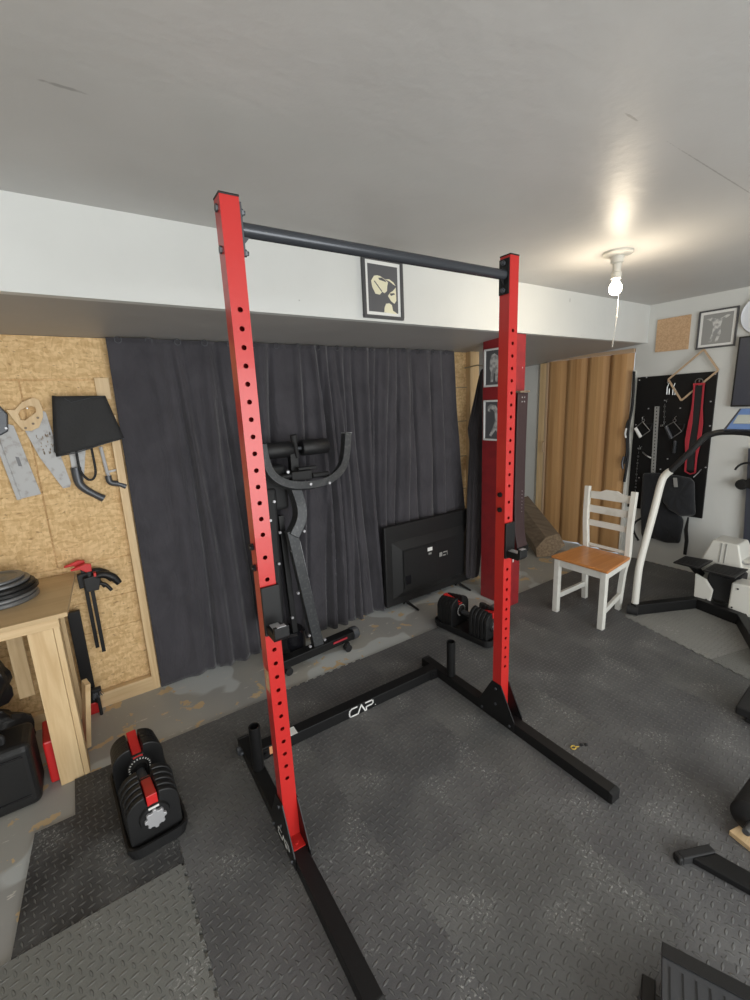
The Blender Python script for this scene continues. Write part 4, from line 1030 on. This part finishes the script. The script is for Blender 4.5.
for (y1, y0, dx) in ((1.365, 1.195, 0), (1.165, .975, -.02)):
    mb = MB().add([(3.62 + dx, y1, .33), (3.62 + dx, y0, .33), (3.87 + dx, y0, .33), (3.83 + dx, y1, .33), (3.62 + dx, y1, .318), (3.62 + dx, y0, .318), (3.87 + dx, y0, .318), (3.83 + dx, y1, .318)], [(0,1,2,3),(7,6,5,4),(0,4,5,1),(1,5,6,2),(2,6,7,3),(3,7,4,0)])
    pd = mb.build('pedal', M['plast'], st, bevel=.003)
    mb = MB()
    for k in range(7):
        x = 3.65 + dx + k * .028; mb.box((x, y0 + .015, .330), (x + .008, y1 - .015, .332))
    mb.pieces('pedal_tread', M['blackm'], pd)
    MB().bar((3.72 + dx, (y0 + y1) / 2, .315), (3.86, (y0 + y1) / 2 - .02, .20), .05, .04).build('pedal_arm', M['black'], st, bevel=.004)
mb = MB().prism([(3.70, .09), (3.95, .06), (4.05, .06), (4.05, .25), (3.85, .30), (3.74, .27)], .985, 1.175, 'xz'); mb.build('mechanism', M['blackm'], st, bevel=.01)
for (a, b) in ((1.205, 1.19), (1.0, .86)):
    pass
MB().prism([(1.225, .055), (1.125, .045), (1.115, .165), (1.165, .235), (1.235, .260)], 3.675, 3.70, 'yz').build('side_cover', M['wplast'], st, bevel=.006)
MB().prism([(1.010, .055), (.75, .045), (.75, .285), (1.005, .270)], 3.655, 3.80, 'yz').build('side_cover', M['wplast'], st, bevel=.01)
mb = MB(); ring = []
def sec(z, xa, xb, ya, yb): return [(xa, ya, z), (xb, ya, z), (xb, yb, z), (xa, yb, z)]
S4 = sec(.045, 3.88, 4.25, .78, 1.30) + sec(.30, 3.90, 4.22, .80, 1.28) + sec(.36, 3.94, 4.18, .86, 1.25)
mb.add(S4, [(3, 2, 1, 0)] + [(4 * i + a, 4 * i + (a + 1) % 4, 4 * (i + 1) + (a + 1) % 4, 4 * (i + 1) + a) for i in range(2) for a in range(4)] + [(8, 9, 10, 11)])
mb.build('rear_housing', M['wplast'], st, bevel=.02, seg=3)
mb = MB().add(sec(.30, 3.895, 4.20, 1.02, 1.285) + sec(.478, 3.90, 4.10, 1.062, 1.228), [(3, 2, 1, 0), (4, 5, 6, 7)] + [(a, (a + 1) % 4, 4 + (a + 1) % 4, 4 + a) for a in range(4)])
tc_ = mb.build('top_cover', M['wplast'], st, bevel=.012, seg=3)
for y_ in (1.135, 1.165):
    MB().bar((3.8925, y_, .32), (3.897, y_ - .004, .47), .004, .004, (1, 0, 0)).build('cover_seam', M['printmid'], tc_)
mb = MB()
for (x, y, z) in ((3.674, 1.145, .085), (3.654, .985, .09), (3.654, .965, .235), (3.654, .80, .09)): mb.cyl((x, y, z), (x - .004, y, z), .006, n=8)
mb.pieces('cover_screw', M['blackm'], st)
for (a) in (0,):
    MB().tube(smoothpath([(3.93, 1.04, .36), (3.91, 1.02, .345), (3.90, .98, .35), (3.90, .90, .38)]), .006, 8).build('side_cable', M['silver'], st, smooth=True)

# ------------------------------------------------------------------ timber beam in the alcove
t = thing('old_timber_beam', 'chunky weathered timber beam lying on the concrete beside the folding door', 'timber', (3.9, 2.9, F0))
ax = Vector((.50, .82, .26)); sd = Vector((.742, -.67, 0)); c0 = Vector((3.74, 2.64, F0 + .001))
L = .85; vs = []
for k in (0, L):
    for (a, b) in ((0, 0), (.13, .015), (.270, .13), (.205, .255), (.080, .215), (-.01, .10)):
        vs.append(tuple(c0 + ax * k + sd * a + Vector((0, 0, b))))
mb = MB().add(vs, [tuple(range(6)), tuple(range(6, 12))] + [(i, (i + 1) % 6, 6 + (i + 1) % 6, 6 + i) for i in range(6)])
tb = mb.build('beam_body', M['timber'], t, bevel=.006)
mb = MB().add([tuple(Vector(v) - ax * .002) for v in vs[:6]] + [tuple(Vector(v) - ax * .0005) for v in vs[:6]], [tuple(range(6)), tuple(range(6, 12))] + [(i, (i + 1) % 6, 6 + (i + 1) % 6, 6 + i) for i in range(6)])
mb.build('sawn_end', M['timber_end'], t)

# ------------------------------------------------------------------ workbench corner
wb = thing('workbench', 'homemade plywood and pine workbench at the left against the chipboard', 'workbench', (-.6, 2.44, F0))
MB().prism([(-1.45, 2.135), (-.134, 2.158), (-.100, 2.717), (-1.45, 2.717)], .780, .800, 'xy').build('worktop', M['ply'], wb, bevel=.002)
MB().box((-1.40, 2.172, .738), (-.168, 2.192, .778)).build('apron', M['pine_x'], wb, bevel=.002)
MB().box((-.283, 2.193, F0 + .001), (-.195, 2.215, .738)).build('leg', M['pine'], wb, bevel=.002)
MB().box((-.194, 2.193, F0 + .001), (-.172, 2.285, .778)).build('leg', M['pine'], wb, bevel=.002)
MB().box((-.40, 2.50, .30), (-.34, 2.52, .778)).build('rear_board', M['pine'], wb, bevel=.002)
MB().box((-1.38, 2.193, F0 + .001), (-1.29, 2.215, .738)).build('leg', M['pine'], wb, bevel=.002)
MB().box((-1.38, 2.62, F0 + .001), (-1.29, 2.645, .778)).build('leg', M['pine'], wb, bevel=.002)
MB().box((-.20, 2.66, F0 + .001), (-.18, 2.70, .778)).build('leg', M['pine'], wb, bevel=.002)
o = MB().bar((-.178, 2.395, .006), (-.128, 2.33, .372), .050, .022, (1, .3, 0)).build('pine_offcut', M['pine'], bevel=.002)
tag(o, 'short pine offcut leaning against the workbench leg', 'wood offcut')
# weight plates
for k, (cx, cy, r, hh, m, lab) in enumerate(((-.375, 2.50, .135, .020, M['platemet'], 'grey iron weight plate at the bottom of the stack on the workbench'),
        (-.378, 2.497, .130, .016, M['platemet'], 'grey iron weight plate second from the bottom on the workbench'),
        (-.365, 2.505, .128, .020, M['plast'], 'black weight plate in the middle of the workbench stack'),
        (-.372, 2.50, .125, .018, M['plast'], 'black weight plate under the top grey plates on the workbench'),
        (-.382, 2.51, .118, .015, M['platemet'], 'grey iron weight plate second from the top of the stack'),
        (-.388, 2.515, .105, .013, M['platemet'], 'smallest grey weight plate on top of the stack on the workbench'))):
    z = .801 + sum((.020, .016, .020, .018, .015, .013)[:k]) + .0008 * k
    hb = .026
    prof = [(.014, 0), (r - .004, 0), (r, .004), (r, hh - .004), (r - .004, hh), (r - .022, hh), (r - .026, hh - .004), (hb + .02, hh - .004), (hb + .015, hh), (.014, hh), (.014, 0)]
    tag(MB().lathe(prof, (cx, cy, z), 40).build('weight_plate', m, smooth=True, loc=(cx, cy, z)), lab, 'weight plate', 'weight plates stacked on the workbench')
tag(MB().tube([(-.40 + .018 * math.cos(a), 2.52 + .018 * math.sin(a), .9135 + .003 * math.sin(a * 2)) for a in [2 * PI * q / 16 for q in range(16)]], .0028, 6, closed=True).build('spring_collar', M['steel'], smooth=True), 'steel spring collar on top of the weight plate stack', 'collar')
# bar clamps
def clamp(x, y, lab, dz):
    t = thing('bar_clamp', lab, 'clamp', (x, y, .6 + dz), 'bar clamps hung at the end of the workbench')
    MB().box((x - .009, y - .004, .36 + dz), (x + .009, y + .004, .845 + dz)).build('bar', M['black'], t, bevel=.001)
    MB().prism([(x - .075, .850 + dz), (x - .045, .858 + dz), (x - .01, .868 + dz), (x + .016, .86 + dz), (x + .014, .822 + dz), (x - .012, .822 + dz), (x - .035, .842 + dz), (x - .075, .842 + dz)], y - .011, y + .011).build('fixed_jaw', M['redplast'], t, bevel=.003)
    MB().prism([(x - .030, .79 + dz), (x + .04, .80 + dz), (x + .045, .765 + dz), (x + .03, .715 + dz), (x - .028, .715 + dz)], y - .016, y + .016).build('clamp_body', M['plast'], t, bevel=.004)
    MB().tube(smoothpath([(x + .02, y, .785 + dz), (x + .06, y - .003, .79 + dz), (x + .10, y - .005, .765 + dz), (x + .125, y - .006, .725 + dz)]), [.017, .019, .021, .016], 10).build('handle', M['plast'], t, smooth=True)
    MB().tube(smoothpath([(x + .03, y, .745 + dz), (x + .06, y - .003, .735 + dz), (x + .085, y - .005, .695 + dz)]), .009, 10).build('trigger', M['plast'], t, smooth=True)
    MB().box((x + .018, y - .0165, .79 + dz), (x + .03, y + .0165, .81 + dz)).build('release_lever', M['redplast'], t, bevel=.002)
clamp(-.066, 2.690, 'black bar clamp with red jaw at the end of the workbench, left of the pair', 0)
clamp(-.040, 2.645, 'black bar clamp with red jaw at the end of the workbench, right of the pair', -.012)
# black level
t = thing('long_black_level', 'long black tool with a red end standing behind the workbench leg', 'tool', (-.14, 2.69, F0))
MB().box((-.168, 2.672, F0 + .05), (-.112, 2.697, .60)).build('tool_body', M['black'], t, bevel=.003)
MB().prism([(-.172, F0 + .001), (-.108, F0 + .001), (-.108, F0 + .05), (-.125, F0 + .068), (-.155, F0 + .068), (-.172, F0 + .05)], 2.668, 2.699).build('red_end', M['redplast'], t, bevel=.004)
br = thing('hand_brush', 'small dark bristle brush lying at the base of the black and red tool', 'brush', (-.10, 2.63, .1))
MB().box((-.13, 2.625, .135), (-.085, 2.655, .155)).build('brush_block', M['blackm'], br, bevel=.004)
mb = MB()
for k in range(26):
    a = random.uniform(-.126, -.09); b = random.uniform(2.628, 2.652); mb.cyl((a, b, .14), (a + random.uniform(-.01, .02), b + random.uniform(-.01, .01), .10), .0015, n=4)
mb.build('bristles', M['gun'], br)
MB().cyl((-.105, 2.64, F0 + .002), (-.105, 2.64, .137), .008, n=10).build('brush_handle', M['blackm'], br)

# under the bench: case, bags, red box
t = thing('black_tool_case', 'black hard-shell carry case on the floor under the workbench', 'case', (-.62, 2.30, F0))
MB().box((-.95, 2.135, F0 + .002), (-.345, 2.33, .285)).build('case_shell', M['plast'], t, bevel=.03, seg=4)
mb = MB().box((-.90, 2.130, .045), (-.375, 2.136, .053)).box((-.90, 2.130, .235), (-.375, 2.136, .243)); mb.pieces('case_ridge', M['gloss'], t, bevel=.002)
MB().tube(smoothpath([(-.55, 2.20, .283), (-.55, 2.20, .32), (-.50, 2.20, .33), (-.44, 2.20, .32), (-.44, 2.20, .283)]), .010, 8).build('case_handle', M['blackm'], t, smooth=True)
def lump(name, c, r, seed, m, lab, cat):
    rnd = random.Random(seed); mb = MB(); n1, n2 = 26, 16; vs = []
    for i in range(n2 + 1):
        ph = PI * i / n2
        for k in range(n1):
            a = 2 * PI * k / n1
            q = 1 + .10 * math.sin(3 * a + seed) * math.sin(2 * ph) + .09 * math.sin(7 * a + 4 * ph + seed) + .06 * math.sin(11 * a - 5 * ph) + .04 * rnd.random()
            vs.append((c[0] + r[0] * q * math.sin(ph) * math.cos(a), c[1] + r[1] * q * math.sin(ph) * math.sin(a), c[2] + r[2] * max(-1, (q * math.cos(ph)))))
    mb.add(vs, [(i * n1 + k, i * n1 + (k + 1) % n1, (i + 1) * n1 + (k + 1) % n1, (i + 1) * n1 + k) for i in range(n2) for k in range(n1)])
    return tag(mb.build(name, m, smooth=True), lab, cat)
lump('bin_bag', (-.60, 2.47, .145), (.22, .12, .15), 2, M['blkbag'], 'crumpled black bin bag stuffed behind the case under the workbench', 'bag')
lump('bin_bag', (-.56, 2.42, .48), (.15, .11, .155), 5, M['blkbag'], 'upper crumpled black bag just below the workbench top', 'bag')
tag(MB().box((-.325, 2.235, F0 + .002), (-.225, 2.42, .20), (0, 0, .05)).build('red_storage_box', M['redplast'], bevel=.008), 'bright red plastic box half hidden behind the workbench leg', 'box')

# ------------------------------------------------------------------ tools on the chipboard
def poly_slab(poly, y0, y1, m, name, par, bevel=.001): return MB().prism(poly, y0, y1, 'xz').build(name, m, par, bevel=bevel)
sa = thing('tenon_saw', 'wide-bladed back saw with dark handle hanging furthest left on the chipboard', 'saw', (-.25, 2.73, 1.4))
poly_slab([(-.289, 1.56), (-.243, 1.579), (-.224, 1.570), (-.174, 1.231), (-.262, 1.218)], 2.722, 2.725, M['sawsteel'], 'saw_blade', sa, 0)
poly_slab([(-.305, 1.50), (-.288, 1.52), (-.254, 1.217), (-.271, 1.215)], 2.717, 2.730, M['sawsteel'], 'blade_spine', sa)
poly_slab([(-.33, 1.72), (-.289, 1.722), (-.258, 1.663), (-.236, 1.625), (-.247, 1.545), (-.282, 1.526), (-.33, 1.535)], 2.708, 2.738, M['gun'], 'saw_handle', sa, .006)
MB().cyl((-.252, 2.708, 1.560), (-.252, 2.704, 1.560), .005, n=10).pieces('handle_screw', M['silver'], sa)
poly_slab([(-.243, 1.425), (-.229, 1.42), (-.224, 1.375), (-.238, 1.378)], 2.7212, 2.7218, M['printgrey'], 'etched_mark', sa, 0)
sb = thing('panel_saw', 'hand saw with a light wooden handle and speckled tapering blade', 'saw', (-.13, 2.73, 1.5))
outer = [(-.238, 1.644), (-.206, 1.642), (-.174, 1.677), (-.128, 1.698), (-.107, 1.686), (-.100, 1.638), (-.104, 1.605), (-.128, 1.556), (-.160, 1.541), (-.190, 1.545), (-.212, 1.585)]
inner = [(-.196, 1.622), (-.186, 1.640), (-.165, 1.652), (-.147, 1.660), (-.130, 1.655), (-.126, 1.642), (-.128, 1.630), (-.140, 1.618), (-.156, 1.608), (-.176, 1.592), (-.192, 1.596)]
mb = MB(); n = len(outer)
vs = [(x, 2.712, z) for x, z in outer] + [(x, 2.712, z) for x, z in inner] + [(x, 2.734, z) for x, z in inner] + [(x, 2.734, z) for x, z in outer]
mb.add(vs, [(k * n + i, k * n + (i + 1) % n, ((k + 1) % 4) * n + (i + 1) % n, ((k + 1) % 4) * n + i) for k in range(4) for i in range(n)])
mb.build('saw_handle', M['pine'], sb, bevel=.003)
poly_slab([(-.186, 1.548), (-.128, 1.568), (-.106, 1.640), (-.090, 1.625), (-.078, 1.50), (-.044, 1.27), (-.051, 1.249), (-.081, 1.246), (-.149, 1.408)], 2.722, 2.7245, M['sawsteel'], 'saw_blade', sb, 0)
mb = MB()
for (x, z) in ((-.180, 1.556), (-.125, 1.602), (-.148, 1.575)): mb.cyl((x, 2.712, z), (x, 2.709, z), .0055, n=12)
mb.pieces('handle_screw', M['timber'], sb)
mb = MB(); rr = random.Random(3)
for k in range(26):
    x = rr.uniform(-.150, -.085); z = rr.uniform(1.42, 1.52) ; mb.box((x, 2.7215, z), (x + rr.uniform(.002, .006), 2.7219, z + rr.uniform(.004, .014)))
mb.pieces('rust_speck', M['timber'], sb)
for t_, x_, z_ in ((sa, -.275, 1.70), (sb, -.158, 1.648)):
    MB().cyl((x_, YW + .011, z_), (x_, 2.70, z_), .0028, n=8).build('wall_nail', M['steel'], t_)
fb = thing('tool_pouch', 'black flat-topped apron pouch hanging over the saws on the chipboard', 'pouch', (.06, 2.70, 1.55))
mb = MB(); F = [(-.050, 1.700), (.168, 1.697), (.221, 1.478), (-.082, 1.412)]
n1, n2 = 16, 12; vs = []
for j in range(n2 + 1):
    for i in range(n1 + 1):
        u, v = i / n1, j / n2
        x = (F[0][0] * (1 - u) + F[1][0] * u) * (1 - v) + (F[3][0] * (1 - u) + F[2][0] * u) * v
        z = (F[0][1] * (1 - u) + F[1][1] * u) * (1 - v) + (F[3][1] * (1 - u) + F[2][1] * u) * v
        y = 2.676 - .030 * math.sin(PI * u) ** .5 * (.35 + .65 * v) - .004 * math.sin(u * 9 + v * 4)
        vs.append((x, y, z))
mb.add(vs, [(j * (n1 + 1) + i, j * (n1 + 1) + i + 1, (j + 1) * (n1 + 1) + i + 1, (j + 1) * (n1 + 1) + i) for j in range(n2) for i in range(n1)])
mb.build('pouch_front', M['pouch'], fb, smooth=True, solid=.006)
MB().tube([(-.082, 2.672, 1.412), (.0, 2.650, 1.424), (.07, 2.642, 1.443), (.14, 2.647, 1.462), (.221, 2.673, 1.478)], .003, 6).build('hem_piping', M['gun'], fb, smooth=True)
MB().tube([(-.012, 2.664, 1.694), (.02, 2.656, 1.668), (.10, 2.654, 1.688), (.158, 2.666, 1.694)], .0018, 6).build('seam_piping', M['gun'], fb, smooth=True)
poly_slab([(-.053, 1.705), (-.030, 1.700), (-.035, 1.50), (-.079, 1.42), (-.088, 1.435)], 2.682, 2.702, M['blackm'], 'side_gusset', fb, .004)
MB().tube(smoothpath([(.003, 2.700, 1.43), (.004, 2.695, 1.334), (.023, 2.69, 1.291), (.039, 2.69, 1.278), (.058, 2.69, 1.286), (.071, 2.695, 1.326), (.070, 2.700, 1.44)]), .006, 8).build('hanging_strap', M['blackm'], fb, smooth=True)
for x_ in (-.03, .15):
    MB().cyl((x_, YW + .011, 1.69), (x_, 2.670, 1.69), .0028, n=8).build('wall_nail', M['steel'], fb)
sc_ = thing('pruning_saw', 'dark-handled short saw hanging half hidden below the black pouch', 'saw', (.02, 2.73, 1.3))
poly_slab([(-.028, 1.46), (.052, 1.47), (.013, 1.277), (-.030, 1.262)], 2.726, 2.729, M['sawsteel'], 'saw_blade', sc_, 0)
MB().tube(smoothpath([(-.012, 2.718, 1.345), (-.010, 2.716, 1.27), (.010, 2.715, 1.232), (.050, 2.715, 1.195), (.085, 2.715, 1.168)]), [.024, .021, .019, .017, .020], 10).build('saw_handle', M['gun'], sc_, smooth=True)
MB().cyl((.01, YW + .011, 1.44), (.01, 2.72, 1.44), .0028, n=8).build('wall_nail', M['steel'], sc_)
hs = thing('hacksaw', 'small hacksaw with grey pistol handle at the curtain edge', 'saw', (.16, 2.73, 1.3))
MB().tube([(.112, 2.725, 1.44), (.122, 2.725, 1.30), (.13, 2.725, 1.275)], .009, 8).build('saw_frame', M['silver'], hs, smooth=True)
MB().bar((.125, 2.725, 1.305), (.198, 2.725, 1.316), .010, .004, (0, 1, 0)).build('saw_blade', M['sawsteel'], hs)
MB().tube(smoothpath([(.123, 2.72, 1.285), (.128, 2.718, 1.250), (.165, 2.715, 1.236), (.196, 2.715, 1.218)]), [.016, .015, .015, .017], 10).build('saw_handle', M['gun'], hs, smooth=True)

# ------------------------------------------------------------------ small clips on the floor
mb = MB().tube([(1.694 + .012 * math.cos(a), .962 + .010 * math.sin(a), .0035) for a in [2 * PI * q / 12 for q in range(12)]], .003, 6, closed=True).cyl((1.706, .958, .003), (1.720, .950, .003), .0025, n=6)
tag(mb.build('yellow_clip', M['yellow'], smooth=True), 'tiny yellow ring clip on the mat beside the right rack foot', 'clip')
for (x, y, l) in ((1.738, .950, 'tiny black plastic clip next to the yellow one on the mat'), (1.757, .938, 'tiny black plastic clip furthest from the yellow one on the mat')):
    mb = MB().tube([(x - .008, y - .004, .004), (x, y + .004, .005), (x + .008, y - .002, .004)], .0035, 6).cyl((x - .004, y + .006, .003), (x + .003, y - .007, .003), .0028, n=6)
    tag(mb.build('black_clip', M['blackm'], smooth=True), l, 'clip', 'loose black clips')

# ------------------------------------------------------------------ right foreground gear
t = thing('rubber_capped_bench_foot', 'black steel bench frame with a rubber-capped foot reaching in from the right', 'exercise bench', (1.6, .35, 0))
c = Vector
MB().bar((1.513, .452, .016), (1.628, .398, .016), .030, .030).build('foot_bar', M['blackm'], t, bevel=.004)
MB().bar((1.498, .459, .016), (1.515, .451, .016), .033, .032).build('end_cap', M['plast'], t, bevel=.008)
MB().prism([(1.538, .424), (1.622, .384), (1.70, -.05), (1.64, -.05)], .001, .026, 'xy').build('main_rail', M['black'], t, bevel=.004)
t = thing('padded_roller', 'black padded roller with chrome axle at the right edge above a pine board', 'roller', (1.85, .30, .03))
MB().lathe([(0, 0), (.05, 0), (.062, .010), (.062, .20), (.05, .21), (0, .21)], (0, 0, 0), 28, 'x').build('roller_pad', M['blackm'], t, smooth=True)
o = [q for q in t.children][0]; o.data.transform(Matrix.Translation((0.0, 0, 0)))
o.data.transform(Matrix.Translation(Vector((1.785, .285, .03)))); o.data.transform(Matrix.Translation(Vector((-.0, .06, .060))))
MB().cyl((1.735, .340, .075), (2.06, .340, .075), .012).build('axle', M['steel'], t, smooth=True)
tag(MB().box((1.735, .188, .0012), (2.14, .343, .020), (0, 0, -.25)).build('pine_board', M['pine_x'], bevel=.002), 'short pine board lying on the mats under the black roller', 'wood board')
t = thing('black_machine_foot', 'black boxy padded machine foot at the right edge above the roller', 'exercise machine', (2.6, .5, 0))
MB().prism([(2.448, .592), (2.70, .610), (2.78, .30), (2.47, .26)], .055, .100, 'xy').build('foot_pad', M['plast'], t, bevel=.008)
MB().prism([(2.50, .56), (2.68, .57), (2.74, .32), (2.50, .30)], .001, .055, 'xy').build('foot_base', M['blackm'], t, bevel=.004)
t = thing('ribbed_footplate', 'grey ribbed metal footplate on a black frame at the bottom right corner', 'exercise machine', (1.2, .25, 0))
A = Vector((1.123, .351)); B = Vector((1.245, .066)); dn = Vector((-.50, -.213))
def q2(a, b): p = A + (B - A) * a + dn * b; return (p.x, p.y)
MB().prism([q2(0, 0), q2(1, 0), q2(1, 1), q2(0, 1)], .100, .120, 'xy').build('tread_plate', M['grating'], t, bevel=.002)
mb = MB()
for k in range(10):
    a = .05 + k * .092
    mb.prism([q2(a, .10), q2(a + .012, .10), q2(a + .012, .98), q2(a, .98)], .1203, .1215, 'xy')
mb.pieces('tread_groove', M['blackm'], t)
MB().prism([q2(0, .0), q2(1, .0), q2(1, .07), q2(0, .07)], .1203, .1240, 'xy').build('plate_edge', M['plast'], t, bevel=.001)
MB().prism([q2(.06, .08), q2(.94, .08), q2(.94, .9), q2(.06, .9)], .001, .099, 'xy').build('support_frame', M['black'], t, bevel=.003)
MB().prism([(1.062, .368), (1.075, .338), (.96, .290), (.945, .318)], .001, .045, 'xy').build('side_foot', M['black'], t, bevel=.003)

# ------------------------------------------------------------------ light
def area(loc, rot, sx, sy, power, color=(1, 1, 1)):
    l = bpy.data.lights.new('daylight', 'AREA'); l.shape = 'RECTANGLE'; l.size = sx; l.size_y = sy; l.energy = power; l.color = color
    o = bpy.data.objects.new('doorway_daylight', l); col.objects.link(o); o.location = loc; o.rotation_euler = rot; return o
area((1.05, Y0 + .02, 1.05), (math.radians(90), 0, 0), 3.7, 2.0, 120, (.985, 1, .985))
l = bpy.data.lights.new('bulb_light', 'POINT'); l.energy = 7; l.color = (1, .84, .62); l.shadow_soft_size = .034
o = bpy.data.objects.new('bulb_light', l); col.objects.link(o); o.location = (lx, ly, 2.10)
l = bpy.data.lights.new('near_fill', 'POINT'); l.energy = 12; l.color = (1, .97, .92); l.shadow_soft_size = .06  # added fill light behind the camera, no fixture is modelled for it
o = bpy.data.objects.new('near_fill', l); col.objects.link(o); o.location = (-.2, -.6, 2.15)

w = bpy.data.worlds.new('world'); scn.world = w; w.use_nodes = True
w.node_tree.nodes['Background'].inputs[0].default_value = (.75, .82, .9, 1); w.node_tree.nodes['Background'].inputs[1].default_value = .6

# ------------------------------------------------------------------ camera
cd = bpy.data.cameras.new('camera'); cam = bpy.data.objects.new('camera', cd); col.objects.link(cam); scn.camera = cam
r = Vector((.82464733, -.56409109, -.04192869)); u = Vector((.15463015, .15351076, .97597334)); f = Vector((.54410136, .81131725, -.21381773))
cam.matrix_world = Matrix(((r.x, u.x, -f.x, 0), (r.y, u.y, -f.y, 0), (r.z, u.z, -f.z, 1.60056524), (0, 0, 0, 1)))
cd.sensor_fit = 'VERTICAL'; cd.sensor_height = 36; cd.lens = 440.12567 / 1000 * 36; cd.clip_start = .02

scn.view_settings.view_transform = 'Standard'; scn.view_settings.look = 'None'; scn.view_settings.exposure = .30
scn.view_settings.gamma = 1; scn.view_settings.use_curve_mapping = False
for o in bpy.data.objects:
    if '_o' in o: del o['_o']
